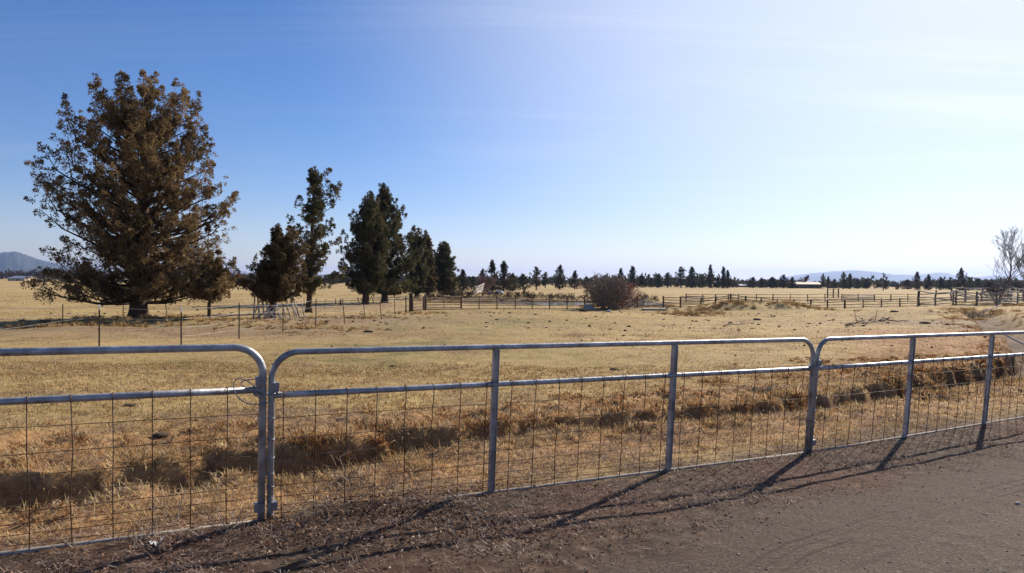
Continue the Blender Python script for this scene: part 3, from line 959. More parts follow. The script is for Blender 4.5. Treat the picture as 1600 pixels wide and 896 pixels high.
LBL = []
far = [
    (723, 421, 150, 'cone', 24, 'short dark juniper just right of the pointed one above the pipe gate'),
    (740, 432, 190, 'broad', 22, 'low dark juniper in the dip between the fence row and the next trees'),
    (754, 420, 150, 'broad', 22, 'round brownish juniper behind the bare pinkish shrub'),
    (769, 406, 140, 'cone', 30, 'left and taller peak of the twin junipers left of the pond'),
    (787, 408, 145, 'cone', 32, 'right peak of the twin junipers left of the pond'),
    (801, 427, 160, 'broad', 28, 'low round juniper at the right foot of the twin junipers'),
    (817, 428, 200, 'broad', 30, 'wide low juniper left of the lone trunked one above the pond'),
    (838, 417, 190, 'open', 26, 'thin open juniper with a visible trunk above the pond'),
    (852, 425, 240, 'open', 20, 'small scraggly juniper left of the broad dark one above the pond'),
    (875, 414, 200, 'broad', 26, 'broad dark juniper alone on the field above the pond'),
    (898, 423, 210, 'cone', 20, 'cone shaped juniper between the pond tree and the red bush'),
    (916, 432, 230, 'broad', 18, 'low juniper just left of the red bush'),
    (970, 419, 260, 'cone', 16, 'pointed juniper rising directly behind the red bush'),
    (988, 416, 260, 'spire', 16, 'first tall slim juniper right of the red bush'),
    (1003, 430, 280, 'broad', 20, 'low round juniper right of the first slim one by the red bush'),
    (1017, 434, 300, 'cone', 12, 'lowest small cone juniper in the centre row'),
    (1029, 428, 290, 'spire', 14, 'small spire juniper left of the centre of the far row'),
    (1043, 426, 290, 'open', 24, 'ragged open juniper leaning right in the centre row'),
    (1064, 417, 290, 'open', 24, 'pale thin crowned tree left of the dark peaked one in the centre row'),
    (1081, 417, 280, 'cone', 24, 'dark peaked juniper, the fullest of the centre row'),
    (1096, 432, 290, 'broad', 22, 'low juniper right of the dark peaked one'),
    (1110, 414, 290, 'spire', 12, 'thin pale tall tree standing up from the low part of the centre row'),
    (1122, 433, 290, 'broad', 18, 'low juniper left of the two spires ending the centre row'),
    (1130, 417, 280, 'spire', 12, 'left spire of the pair that ends the centre row'),
    (1137, 422, 282, 'cone', 16, 'right spire of the pair that ends the centre row'),
    (1160, 437, 420, 'broad', 20, 'tiny low trees in the gap of the far row above the pale shed'),
    (1176, 433, 300, 'broad', 22, 'round juniper beginning the row right of the gap'),
    (1190, 434, 305, 'broad', 18, 'second round juniper right of the gap'),
    (1207, 433, 300, 'broad', 24, 'third round juniper right of the gap'),
    (1224, 429, 295, 'broad', 20, 'tallest round juniper just left of the ranch house'),
    (1238, 433, 300, 'cone', 14, 'cone juniper touching the left end of the ranch house'),
    (1286, 428, 300, 'open', 12, 'open juniper at the right end of the ranch house'),
    (1294, 432, 305, 'cone', 10, 'small cone juniper right of the ranch house'),
    (1304, 436, 310, 'broad', 16, 'low juniper between the ranch house and the dark tall clump'),
    (1318, 425, 290, 'broad', 16, 'dark tall juniper in front of the pale mountains'),
    (1328, 428, 295, 'spire', 11, 'narrow juniper touching the dark tall one before the mountains'),
    (1340, 436, 305, 'broad', 18, 'low juniper right of the narrow one before the mountains'),
    (1354, 437, 310, 'broad', 16, 'last low juniper left of the utility pole'),
    (1384, 438, 290, 'broad', 9, 'small round juniper at the foot of the utility pole'),
    (1402, 444, 280, 'broad', 8, 'tiny round bush right of the utility pole'),
    (1433, 425, 260, 'cone', 17, 'pale pointed juniper right of the utility pole'),
    (1451, 429, 265, 'broad', 20, 'round topped juniper right of the pale pointed one'),
    (1470, 433, 275, 'broad', 17, 'middle sized round juniper left of the lumpy dark one'),
    (1484, 437, 280, 'broad', 14, 'low round juniper touching the lumpy dark one'),
    (1502, 419, 240, 'broad', 24, 'lumpy dark juniper, tallest evergreen on the right before the bare tree'),
    (1514, 433, 260, 'broad', 18, 'dark juniper at the right side of the lumpy tall one'),
    (1528, 435, 300, 'broad', 18, 'low juniper row tree left of the bare tree'),
    (372, 430, 240, 'broad', 22, 'dark juniper showing left of the low tree with pale poles'),
    (386, 432, 300, 'broad', 20, 'small far juniper left of the low tree with pale poles'),
    (500, 432, 300, 'broad', 24, 'far juniper behind the thin open tree'),
    (520, 434, 310, 'broad', 20, 'far juniper between the thin open tree and the dense pair'),
    (700, 432, 240, 'broad', 24, 'far juniper behind the pointed one above the pipe gate'),
]
for (px, top, dist, shp, w, lab) in far:
    place_far(px, top, dist, shp, lab, w)
for (px, top, dist, w, lab) in [
    (70, 424, 330, 34, 'brown bare tree left of the big juniper beyond the field'),
    (105, 424, 300, 40, 'brown scrub tree seen through the left limbs of the big juniper'),
    (1418, 437, 300, 30, 'brown leafless scrub between the utility pole and the pale pointed juniper'),
    (1545, 440, 250, 34, 'brown scrub just left of the bare tree'),
    (1590, 440, 240, 40, 'brown scrub at the right edge behind the bare tree')]:
    place_far(px, top, dist, 'scrub', lab, w)


def far_wood(name, label, segs, mat, seed, leaf=1.5, step=2.2):
    """distant woodland that reads as one mass; segs: (px0, px1, top row, distance)"""
    rg = np.random.default_rng(seed); pl = []
    for (a, b, top, dist) in segs:
        A = D(a, dist); B = D(b, dist); n = int(np.linalg.norm(B - A) / step) + 1
        for i in range(n):
            for r_ in range(3):
                q = A + (B - A) * (i + rg.random()) / n; q[1] += rg.uniform(-12, 12)
                h = HT(q, top) * rg.uniform(.55, 1.05) * (1 + .9 * float(vn(np.array(q[0] * .11), np.array(1.5), seed)))
                for k in range(3):
                    o = q + np.array([rg.normal() * 1.0, rg.normal(), h * k * .28])
                    pl.append((o, np.array([rg.normal() * .3, rg.normal() * .3, 1]), h * .45, h * .28 * (1 - .22 * k) + .5, .4 + rg.normal() * .12))
    V, lo, st, ti = crown_field(pl, 14, leaf, rg, 1.2)
    return tag(raw_mesh(name, V, lo, st, mat, ti), label, 'woodland', kind='stuff')


far_wood('distant_woodland', 'dark band of low trees along the far edge of the fields',
         [(560, 760, 433, 430), (690, 1010, 434, 430), (1000, 1146, 433, 330), (1165, 1250, 437, 350), (1285, 1372, 435, 350), (1372, 1500, 440, 480), (1470, 1580, 437, 400), (1540, 1760, 436, 420)],
         L_far, 51)
far_wood('brown_woodland', 'grey brown band of scrub woodland below the butte at the far left',
         [(-220, 130, 422, 700), (120, 420, 428, 600), (330, 640, 431, 480)], L_farbrown, 52, leaf=2.2, step=3.2)
far_wood('juniper_thicket', 'dark thicket of junipers behind the fence row on the left',
         [(355, 560, 434, 430), (600, 760, 436, 330)], L_far, 53)


# bare trees and bushes
def branchy(wood, p, d, ln, r, depth, rg, up=.15, fork=(3, 4), shrink=.68, spread=.55, rmin=.01, seg=3):
    q = [p]; dd = d.copy()
    for i in range(seg):
        dd = dd + rg.normal(size=3) * .10 + np.array([0, 0, up * .3]); dd /= np.linalg.norm(dd)
        q.append(q[-1] + dd * ln / seg)
    wood.tube(q, [max(r * (1 - .45 * i / seg), rmin) for i in range(seg + 1)], 5 if depth > 1 else 3, False)
    if depth == 0: return
    nf = rg.integers(fork[0], fork[1] + 1)
    for k in range(nf):
        s = rg.uniform(.35, 1.0) if k else 1.0
        i = min(int(s * seg), seg - 1); o = q[i] * (1 - (s * seg - i)) + q[i + 1] * (s * seg - i)
        nd = dd + rg.normal(size=3) * spread + np.array([0, 0, up]); nd /= np.linalg.norm(nd)
        branchy(wood, o, nd, ln * shrink * rg.uniform(.8, 1.15), r * .55, depth - 1, rg, up, fork, shrink, spread, rmin, seg)


def bare_tree(name, label, pos, H, seed, stems=1, r=.2, depth=4, mat=None, spread=.5, up=.2, cat='tree', rmin=.012, stemspread=.15, len0=.36, scalew=1, fork=(3, 4), leader=False):
    rg = np.random.default_rng(seed); pos = np.asarray(pos, float)
    root = thing(name, label, cat, pos)
    w = MB(); tr2 = MB()
    if leader:
        lead = [pos + np.array([math.sin(i * .7 + seed) * .012 * H, math.cos(i * .9 + seed) * .012 * H, H * .9 * i / 10 - .1 * (i == 0)]) for i in range(11)]
        tr2.tube(lead, [r * 1.3 if i == 0 else max(r * (1 - i / 10.2), rmin) for i in range(11)], 8, False)
        nb = 30
        for i in range(nb):
            f = .16 + .80 * (i + rg.random()) / nb
            o = lead[0] + (lead[-1] - lead[0]) * f; kk = min(int(f * 10), 9); o = lead[kk] + (lead[kk + 1] - lead[kk]) * (f * 10 - kk)
            az = i * 2.4 + rg.normal() * .4; el = math.radians(32 + 38 * f + rg.normal() * 7)
            ln = H * (.10 + .27 * (1 - f) ** .7) * rg.uniform(.75, 1.15)
            branchy(w, o, np.array([math.cos(az) * math.cos(el), math.sin(az) * math.cos(el), math.sin(el)]), ln, r * .38 * (1 - .6 * f), 3, rg, .22, (3, 4), .58, .42, rmin, 4)
        stems = 0
    for s in range(stems):
        a = 6.28 * s / stems + rg.random()
        sp = stemspread * (0 if stems == 1 else 1)
        d = np.array([math.cos(a) * sp, math.sin(a) * sp, 1.0]); d /= np.linalg.norm(d)
        o = pos + np.array([math.cos(a), math.sin(a), 0]) * r * (stems > 1) + np.array([0, 0, -.1])
        top = o + d * H * len0
        tr2.tube([o, o * .5 + top * .5 + np.array([.02 * H, 0, 0]) * rg.normal(), top], [r * 1.2, r * .9, r * .75], 8, False)
        for k in range(4 if stems == 1 else 3):
            nd = d + rg.normal(size=3) * spread * .8 + np.array([0, 0, up]); nd[2] = abs(nd[2]); nd /= np.linalg.norm(nd)
            branchy(w, top * 1.0 - d * rg.random() * H * .08, nd, H * .27, r * .55, depth - 1, rg, up, fork, .70, spread, rmin)
    V = np.concatenate(w.v); zs = V[:, 2].max() - pos[2]; f = H / zs
    for M_ in (w, tr2):
        M_.v = [pos + (q - pos) * np.array([f * scalew, f * scalew, f]) for q in M_.v]
    tr2.build('trunk' if cat == 'tree' else 'stems', mat or M_barebark, root)
    w.build('branches' if cat == 'tree' else 'twigs', mat or M_barebark, root)
    return root


p = G(1577, 466.5); H = HT(p, 351)
bare_tree('bare_tree', 'leafless tree with fine upright branches behind the plank corral at the right', p, H, 61, 1, .24, 5, M_barebark, rmin=.013, leader=True)
p = G(1606, 468); H = HT(p, 385)
bare_tree('bare_tree', 'second leafless tree cut by the right edge of the photo', p, H, 62, 1, .16, 4, M_barebark, rmin=.014, leader=True)
p = G(948, 484); H = HT(p, 424)
bare_tree('red_bush', 'reddish brown leafless bush at the centre beside the pond', p, H, 63, 15, .03, 4, M_redbark, .6, .10, 'bush', .010, .9, .12, scalew=.85)
p = G(966, 483); H = HT(p, 430)
bare_tree('red_bush', 'smaller rust red bush at the right side of the big leafless one', p, H, 64, 12, .025, 4,
          mat_noise('rust_twigs', [(.3, (.20, .08, .05)), (.7, (.34, .14, .09))], 2, .8), .6, .12, 'bush', .010, .9, .12)
p = G(760, 459); H = HT(p, 427)
bare_tree('bare_shrub', 'bare pinkish grey shrub behind the pale board stack', p, H, 65, 9, .07, 4,
          mat_noise('pinkish_twigs', [(.3, (.16, .11, .095)), (.7, (.28, .20, .18))], 2, .8), .42, .2, 'bush', .035, .5, .3)
p = GD(1259, 320); H = HT(p, 430)
bare_tree('bare_tree', 'leafless tree showing above the roof of the ranch house', p, H, 66, 1, .4, 4, spread=.55, up=.15, rmin=.07, len0=.25)
p = G(1557, 476); H = HT(p, 444)
bare_tree('bare_shrub', 'tangled dark shrub among the corral planks left of the bare tree', p, H, 67, 8, .03, 3, M_barebark, .5, .15, 'bush', .02, .6, .3)


# ------------------------------------------------------------------ metal gate panels
def rim(S, s0, s1, z0, z1, r, o):
    pts = [S(s0, z0)]
    for i in range(9):
        a = math.pi - math.pi / 2 * i / 8
        pts.append(S(s0 + r + r * math.cos(a), z1 - r + r * math.sin(a)))
    n = 14
    for i in range(1, n):
        pts.append(S(s0 + r + (s1 - s0 - 2 * r) * i / n, z1))
    for i in range(9):
        a = math.pi / 2 - math.pi / 2 * i / 8
        pts.append(S(s1 - r + r * math.cos(a), z1 - r + r * math.sin(a)))
    pts.append(S(s1, z0))
    return pts


def gate_panel(label, A, u, length, H, Hm, upr, stays, bands_at, lean_deg=4.0, lift=-.03, tube=.021, s0=.026, mid_tube=.0205):
    nrm = np.cross(u, [0, 0, 1.0]); nrm /= np.linalg.norm(nrm)
    v = np.array([0, 0, math.cos(math.radians(lean_deg))]) + nrm * math.sin(math.radians(lean_deg))
    S = lambda s, h, o=0.0: A + u * s + v * h + nrm * o
    root = thing('livestock_gate', label, 'gate panel', A, 'galvanised livestock gate panels standing in a row')
    zb = .03 + lift
    s1 = length - .028
    m = MB(); m.tube(rim(S, s0, s1, zb, H, .17, 0), tube, 12)
    m.build('frame', M_galv, root)
    m = MB(); m.tube([S(s0 + (s1 - s0) * i / 6, zb) for i in range(7)], tube * .85, 8); m.build('bottom_rail', M_dusty, root)
    m = MB(); m.tube([S(s0 + (s1 - s0) * i / 6, Hm) for i in range(7)], mid_tube, 12); m.build('middle_rail', M_galv, root)
    for su in upr:
        m = MB(); c = S(su, (H + zb) / 2, .0)
        m.box(c, (.042, .030, H - zb - tube * 1.2), (u, nrm, v))
        for ss in (-1, 1):  # folded lips of the channel
            m.box(S(su + ss * .019, (H + zb) / 2, .019), (.004, .012, H - zb - .05), (u, nrm, v))
        for hh_, sgn in ((Hm, -1), (Hm, 1), (H, -1)):      # weld beads
            m.tube([S(su + .026 * math.cos(a_), hh_ + sgn * (tube + .002) + .003 * math.sin(3 * a_), .018 * math.sin(a_)) for a_ in np.linspace(0, 2 * math.pi, 13)], .0042, 5)
        m.build('upright', M_galv, root, smooth=False)
    # woven wire infill: verticals in front, horizontals closer together towards the ground
    m = MB()
    rg = np.random.default_rng(int(length * 100))
    hs = [Hm - .02]
    gaps = [.125, .135, .12, .10, .085, .07, .06, .05, .045]
    tot = sum(gaps); z = Hm - .02
    for g in gaps:
        z -= g * (Hm - zb - .02) / tot; hs.append(z)
    for st in stays:
        j = rg.normal() * .004
        m.tube([S(st, Hm + .018, .026), S(st + j, Hm * .66, .012), S(st - j, Hm * .33, .012), S(st, zb, .010)], .0031, 5)
        m.tube([S(st, Hm - .02, .024), S(st, Hm + .024, .022), S(st, Hm + .022, -.022), S(st, Hm - .02, -.020)], .003, 4)
    for h in hs[1:]:
        n = 30; sag = rg.normal() * .004
        m.tube([S(s0 + (s1 - s0) * i / n, h + sag * math.sin(3.14 * i / n) + rg.normal() * .0012, .006) for i in range(n + 1)], .0022, 4)
    m.build('wire_mesh', M_wire, root)
    for end in bands_at:     # wire ends wrapped round the end tube
        for h in hs[1:-1]:
            m = MB(); se = s0 if end == 0 else s1
            ring = []
            for i in range(13):
                a = 2 * math.pi * i / 12
                ring.append(S(se + (tube + .003) * math.cos(a), h + .004 * i / 12, (tube + .003) * math.sin(a)))
            m.tube(ring, .0028, 5); m.build('wire_band', M_galv2, root)
    # hinge plates
    for h in (Hm + .055, .10):
        m = MB(); se = s0 if 0 in bands_at else s1
        m.box(S(se + (.012 if 0 in bands_at else -.012), h, .004), (.062, .050, .055), (u, nrm, v))
        m.build('hinge_clamp', M_galv2, root, smooth=False)
    return S


LEN = float(np.linalg.norm(P2 - P1))
SA = gate_panel('left metal gate panel, cut off by the left edge of the photo', P0, UU, 5.0, 1.135, .862,
                [1.0], [4.96 - .195 - .2045 * i for i in range(23)], [], tube=.0235, mid_tube=.0215)
# the middle panel keeps both uprights at thirds
xs_up = LEN * .322, LEN * .657
SB = gate_panel('middle metal gate panel with square uprights, the longest fully visible one', P1, UU, LEN, 1.10, .822,
                xs_up, [.095 + .2032 * i for i in range(24)], [0], tube=.0205)
SCc = gate_panel('right metal gate panel that runs out of the right edge', P2, UC, 5.0, 1.10, .820,
                 (float(np.linalg.norm(U(1411, 683) - P2)), float(np.linalg.norm(P3 - P2)), 4.9 * .9), [.19 + .2032 * i for i in range(23)], [0], tube=.0205)
# chain and twisted wire holding the panels together
def links(path, name, label, group=None, r=.0035, size=.02):
    m = MB()
    for i in range(len(path) - 1):
        a, b = np.array(path[i]), np.array(path[i + 1]); d, s, w_ = frame_of(b - a)
        if i % 2: s, w_ = w_, s
        c = (a + b) / 2; hl = np.linalg.norm(b - a) * .66
        ring = [c + d * hl * math.cos(t_) + s * size * .42 * math.sin(t_) for t_ in np.linspace(0, 2 * math.pi, 11)]
        m.tube(ring, r, 5)
    return tag(m.build(name, M_chain, origin=path[0]), label, 'chain', group)


path = []
for i in range(26):
    a = 2 * math.pi * i / 25
    path.append(SB(.0 + .075 * math.cos(a), .835 + .006 * math.sin(2 * a), .045 * math.sin(a)))
links(path, 'gate_chain', 'steel chain looped round the joint of the left and middle gate panels')
m = MB(); q = []
for i in range(34):
    t_ = i / 33; q.append(SB(-.03 - .20 * math.sin(t_ * 3.14) + .06 * t_, .84 + .12 * math.sin(t_ * 5.2) * (1 - t_ * .5), .035 + .01 * math.cos(9 * t_)))
m.tube(q, .0035, 5)
q = [SB(-.05 - .11 * math.sin(t_ * 3.14), .84 + .20 * t_ * (1 - .5 * t_), .03 + .02 * t_) for t_ in np.linspace(0, 1, 12)]
m.tube(q, .003, 5)
tag(m.build('tie_wire', M_galv2, origin=SB(0, .8)), 'loose bent tie wire springing from the left gate joint', 'wire')
path = []
for i in range(22):
    a = 2 * math.pi * i / 21
    path.append(SCc(.0 + .072 * math.cos(a), .84 + .006 * math.sin(2 * a), .045 * math.sin(a)))
links(path, 'gate_chain', 'steel chain looped round the joint of the middle and right gate panels')
m = MB(); m.tube([SCc(-.035 - .10 * math.sin(t_ * 3.14), .835 + .10 * math.sin(t_ * 4.0), .035) for t_ in np.linspace(0, 1, 14)], .003, 5)
tag(m.build('tie_wire', M_galv2, origin=SCc(0, .8)), 'small loop of tie wire at the right gate joint', 'wire')


# ------------------------------------------------------------------ wire fences with steel posts
def t_post(parent, p, H, lean=(0, 0), white=False, wood=False):
    m = MB(); p = np.asarray(p, float)
    top = p + np.array([lean[0], lean[1], H])
    d = (top - p) / np.linalg.norm(top - p)
    if wood:
        m.tube([p - d * .1, p * .5 + top * .5 + np.array([.01, 0, 0]), top], [wood, wood * .95, wood * .9], 8)
        return m.build('post', M_wood, parent)
    _, s, u = frame_of(d); s = np.array([1., 0, 0]); u = np.array([0, 1., 0])
    c = (p + top) / 2 - d * .05; L_ = np.linalg.norm(top - p) + .1
    hw = H if False else 0
    m.box(c, (.040, .007, L_), (s, u, d)); m.box(c - u * .0155, (.007, .026, L_), (s, u, d))
    z = .2
    while z < H - .03:
        m.box(p + d * z - u * .031, (.012, .006, .022), (s, u, d)); z += .055
    po = m.build('post', M_tpost, parent, smooth=False)
    if white:
        w = MB(); w.box(top - d * .062, (.044, .011, .14), (s, u, d)); w.box(top - d * .062 - u * .018, (.011, .032, .14), (s, u, d))
        w.v = [q - np.array(parent['_loc']) for q in w.v]
        me = bpy.data.meshes.new('painted_tip'); me.from_pydata(np.concatenate(w.v).tolist(), [], w.f); me.materials.append(M_white)
        ob = bpy.data.objects.new('painted_tip', me); COL.objects.link(ob); ob.parent = po
    return po


def wire_fence(label, posts, wires, r=.004, extend=None):
    """posts: (px, base row, top row, lean in m, white, wood)"""
    P = [G(a[0], a[1]) for a in posts]
    root = thing('wire_fence', label, 'fence', P[0])
    tops = []
    for a, p in zip(posts, P):
        H = HT(p, a[2]); t_post(root, p, H, (a[3], 0), a[4], a[5]); tops.append(H)
    ends = list(zip(P, tops))
    if extend is not None:
        ends = [(P[0] + (P[0] - P[1]) * extend, tops[0])] + ends
        t_post(root, ends[0][0], tops[0])
    for f in wires:
        m = MB(); pts = []
        for i in range(len(ends) - 1):
            a, ha = ends[i]; b_, hb = ends[i + 1]
            for k in range(4):
                t_ = k / 4
                pts.append(a * (1 - t_) + b_ * t_ + np.array([0, -.03, (ha * (1 - t_) + hb * t_) * f - .03 * math.sin(math.pi * t_)]))
        pts.append(ends[-1][0] + np.array([0, -.03, ends[-1][1] * f]))
        m.tube(pts, r, 4); m.build('wire', M_fwire, root)
    return root


wire_fence('nearer wire fence on steel posts running from the left edge to the wooden gate post',
           [(155, 548, 477, 0, True, 0), (283, 543, 481, 0, True, 0), (373.5, 530, 474, 0, False, 0), (442, 519, 475, 0, False, 0), (493.5, 512, 467, 0, False, 0),
            (538.5, 506, 467, -.11, False, 0), (570, 495, 476, -.08, False, 0), (596, 499, 472, -.10, False, 0), (617, 493, 467, -.03, False, 0), (634, 490, 462, 0, False, .05)],
           [.96, .72, .50, .28], .0038, extend=1.2)
wire_fence('farther wire fence on dark posts running behind the juniper row',
           [(98, 517, 476, 0, False, 0), (192.5, 503, 478, 0, False, 0), (261, 501, 471, -.08, False, 0), (325, 500, 474, 0, False, .05), (411, 492, 468, 0, False, .04), (449, 487, 468, 0, False, 0),
            (475, 485, 466, 0, False, 0), (508, 484, 466, 0, False, 0), (524, 480, 466, 0, False, .04), (532, 479, 468, 0, False, .09), (562, 477, 465, -.2, False, .04), (584, 474, 465, -.2, False, .04)],
           [.95, .62, .3], .005, extend=1.0)


# ------------------------------------------------------------------ pipe corral fences
def rail_fence(name, label, P, H, fracs, r_post, r_rail, post_mat, rail_mat, cat='fence', warp=0, seed=0, rails=None, posthts=None, breaks=()):
    rg = np.random.default_rng(seed)
    root = thing(name, label, cat, P[0])
    for i, p in enumerate(P):
        m = MB(); h = H * (posthts[i] if posthts else rg.uniform(1.0, 1.10))
        rp_ = r_post * (rg.uniform(.8, 1.4) if warp else 1)
        m.tube([p - np.array([0, 0, .2]), p + np.array([rg.normal() * warp, 0, h * .5]), p + np.array([rg.normal() * warp, 0, h])], rp_, 6)
        m.build('post', post_mat, root)
    for f in fracs:
        m = MB(); pts = []
        for i, p in enumerate(P):
            pts.append(p + np.array([0, -r_post, H * f + rg.normal() * warp]))
        if warp:      # loose poles, one per bay, each with its own ends
            for i in range(len(P) - 1):
                a = P[i] + np.array([-.1, -r_post - .02 * (i % 2), H * f + rg.normal() * warp * 1.4]); b_ = P[i + 1] + np.array([.1, -r_post - .02 * (i % 2), H * f + rg.normal() * warp * 1.4])
                mid = (a + b_) / 2 + np.array([0, 0, rg.normal() * warp * .8])
                m.tube([a, mid, b_], [r_rail, r_rail * 1.15, r_rail * .85], 5)
        else:
            m.tube(pts, r_rail, 6)
        m.build('rail', rail_mat, root)
    return root


# brown pipe gate and side posts by the wooden corner post
p = G(642.5, 487); H = HT(p, 459)
m = MB(); m.tube([p - [0, 0, .2], p + [0, 0, H * .6], p + [0, 0, H]], [.17, .165, .16], 10)
tag(m.build('corner_post', M_wood, origin=p), 'thick brown wooden post where the wire fence meets the corral', 'post')
A = G(650, 486); B = G(661.5, 484.5)
rail_fence('pipe_fence', 'short length of brown rails between the thick wooden post and the pipe gate', [G(644, 487), B], HT(B, 463), [.95, .72, .5, .27, .08], .07, .03, M_wood, M_pipe)
A = G(666, 484.5); B = G(720, 483.5); H = HT(A, 463.5)
root = thing('pipe_gate', 'brown five bar pipe gate below the pointed dark juniper', 'gate', A)
m = MB(); m.tube([A + [0, 0, .1], A + [0, 0, H]], .04, 6); m.tube([B + [0, 0, .1], B + [0, 0, H]], .04, 6)
m.tube([A + [0, 0, .03], B + [0, 0, .03]], .03, 6); m.tube([(A + B) / 2 + [0, 0, .0], (A + B) / 2 + [0, 0, H]], .025, 6); m.build('frame', M_pipe, root)
for f in (1, .78, .56, .36, .14):
    m = MB(); m.tube([A + [0, 0, H * f], B + [0, 0, H * f]], .032, 6); m.build('rail', M_pipe, root)
m = MB(); q = G(664.5, 485); m.tube([q, q + [0, 0, HT(q, 460)]], .08, 8)
tag(m.build('hinge_post', M_wood, origin=q), 'thin dark post on which the brown pipe gate hangs', 'post')
cols = [721, 748.5, 776.5, 805, 831.5, 858.5, 886, 913.5, 940, 968, 996]
P = [G(x, 483.6 + .2 * (i % 3 == 0)) for i, x in enumerate(cols)]
rail_fence('pipe_fence', 'dark pipe fence in front of the pond running up to the red bush', P, HT(P[0], 464), [.99, .62, .33, .06], .045, .026, M_pipe, M_pipe, seed=3)
cols = [1036, 1063, 1095, 1118, 1141.7, 1165, 1189.5, 1214.5, 1240, 1267, 1293, 1320, 1348.6, 1377, 1406, 1434]
P = [G(x, 484 - 4.5 * max(0, (x - 1240)) / 200) for x in cols]
rail_fence('pipe_fence', 'nearer dark corral fence right of the red bush behind the low mounds', P, HT(P[8], 469), [.97, .70, .42, .12], .06, .03, M_wood, M_pipe, seed=4, warp=.02)
cols = [1072, 1098, 1118, 1138, 1154, 1182, 1208, 1235, 1262, 1289, 1315.6, 1341, 1366, 1392, 1418, 1436]
P = [G(x, 472.5 - 1.5 * max(0, (x - 1240)) / 200) for x in cols]
rail_fence('pipe_fence', 'farther corral fence parallel to the nearer one on the right', P, HT(P[4], 460), [.98, .62, .25], .055, .03, M_pipe, M_pipe, seed=5, warp=.02)
P = [G(x, 466) for x in (1293, 1302, 1310)]
rail_fence('pipe_fence', 'small dark frame standing taller behind the farther corral fence', P, HT(P[0], 452), [.95, .6, .3], .10, .03, M_pipe, M_pipe, seed=6)
P = [G(x, 470) for x in (1318, 1341, 1366)]
rail_fence('metal_hurdle', 'pale metal rails against the farther corral fence', P, HT(P[0], 461), [.9, .65, .4, .15], .035, .05, M_galv2, M_galv2, seed=7)
# grey mesh hurdle
A = G(1064, 474.5); B = G(1100, 474.5); H = HT(A, 463)
root = thing('mesh_hurdle', 'grey close barred metal hurdle right of the grey pole heap', 'gate', A)
m = MB()
for f in (.05, 1): m.tube([A + [0, 0, H * f], B + [0, 0, H * f]], .03, 6)
for q in (A, B): m.tube([q, q + [0, 0, H]], .03, 6)
m.build('frame', M_pipe, root)
m = MB()
for i in range(1, 26):
    q = A + (B - A) * i / 26; m.tube([q + [0, 0, .05 * H], q + [0, 0, H]], .017, 4)
m.build('bars', M_galv2, root)
# weathered plank corral on the right
cols = [1436, 1462, 1489, 1494, 1526.6, 1558, 1590, 1625]
P = [G(x, y) for x, y in zip(cols, [478.5, 477.5, 477, 477.5, 478, 478.5, 477, 477])]
rail_fence('plank_corral', 'grey weathered pole corral, nearer row above the culvert at the right', P, HT(P[1], 456), [.97, .80, .62, .45, .28, .10], .09, .055, M_wood, M_greywood, seed=8, warp=.07)
cols = [1487, 1508, 1535, 1562, 1580, 1600, 1622]
P = [G(x, 471) for x in cols]
rail_fence('plank_corral', 'grey weathered pole corral, farther row around the bare tree', P, HT(P[1], 450), [.97, .78, .58, .38, .18], .10, .06, M_wood, M_palewood, seed=9, warp=.09)

# fallen rail across the far ditch, culvert mouth
a = G(1528, 486) + [0, 0, .6]; b_ = G(1565, 486) + [0, 0, .5]
m = MB(); m.tube([a, (a + b_) / 2, b_], .045, 6)
tag(m.build('fallen_pole', M_palewood, origin=a), 'pale pole lying across the ditch below the plank corral', 'pole')
a = G(1560, 534) + [0, 0, .35]; b_ = G(1622, 537) + [0, 0, .45]
m = MB(); m.tube([a, (a + b_) / 2 + [0, 0, -.03], b_], .035, 6)
tag(m.build('fallen_pole', M_palewood, origin=a), 'thin pale pole over the ditch at the right edge above the gate rail', 'pole')


# ------------------------------------------------------------------ odd heaps
def pole(mb, a, b, r, rg, bend=.03, n=6):
    a = np.asarray(a, float); b = np.asarray(b, float); L_ = np.linalg.norm(b - a)
    off = rg.normal(size=3) * bend * L_
    mb.tube([a, a * .65 + b * .35 + off, a * .3 + b * .7 + off * .7, b], [r, r * .9, r * .75, r * .55], n)


rg = np.random.default_rng(71)
T = G(424, 497)
specs = [((-.9, -.5), (-.25, 0, 2.2)), ((-.75, -.75), (-.9, -.1, 2.25)), ((-.3, -1.0), (-.75, -.2, 1.5)), ((-.15, -1.1), (.9, -.6, .7)), ((.1, -1.0), (-.1, -.2, 1.6)),
         ((.55, -1.0), (-.35, -.3, 1.25)), ((.9, -.9), (.1, -.2, 1.3)), ((-.6, -.9), (.55, -.5, .85)), ((.2, -1.2), (.75, -1.0, .9)), ((.0, -.9), (-.6, -.1, 1.8))]
PL = ['tallest bleached pole, leftmost of those leaning on the low rounded juniper', 'second tall bleached pole crossing the leftmost one on the low juniper', 'steep bleached pole in front of the low juniper trunk leaning left',
      'low bleached pole slanting right from the foot of the low juniper', 'upright bleached pole directly before the low juniper trunk', 'bleached pole leaning left from the right side of the low juniper trunk',
      'rightmost bleached pole leaning back towards the low juniper', 'bleached pole lying across the front of the leaning ones', 'shortest bleached pole at the lower right of the leaning ones', 'long slim bleached pole leaning left over the low juniper trunk']
SL = ['first grey stake from the left in the slanting row beside the bleached poles', 'second grey stake from the left in the slanting row beside the bleached poles', 'third grey stake from the left in the slanting row beside the bleached poles',
      'fourth grey stake from the left in the slanting row beside the bleached poles', 'fifth grey stake from the left in the slanting row beside the bleached poles', 'last grey stake, rightmost in the slanting row beside the bleached poles']
for i, (f0, f1) in enumerate(specs):
    m = MB(); a = T + [f0[0], f0[1], 0]; a[2] = tz(a[0], a[1])
    pole(m, a, T + np.array(f1), .035 + .012 * (i % 3), rg, .035)
    tag(m.build('leaning_pole', M_palewood, origin=a), PL[i], 'pole', 'bleached poles leaning on the low juniper')
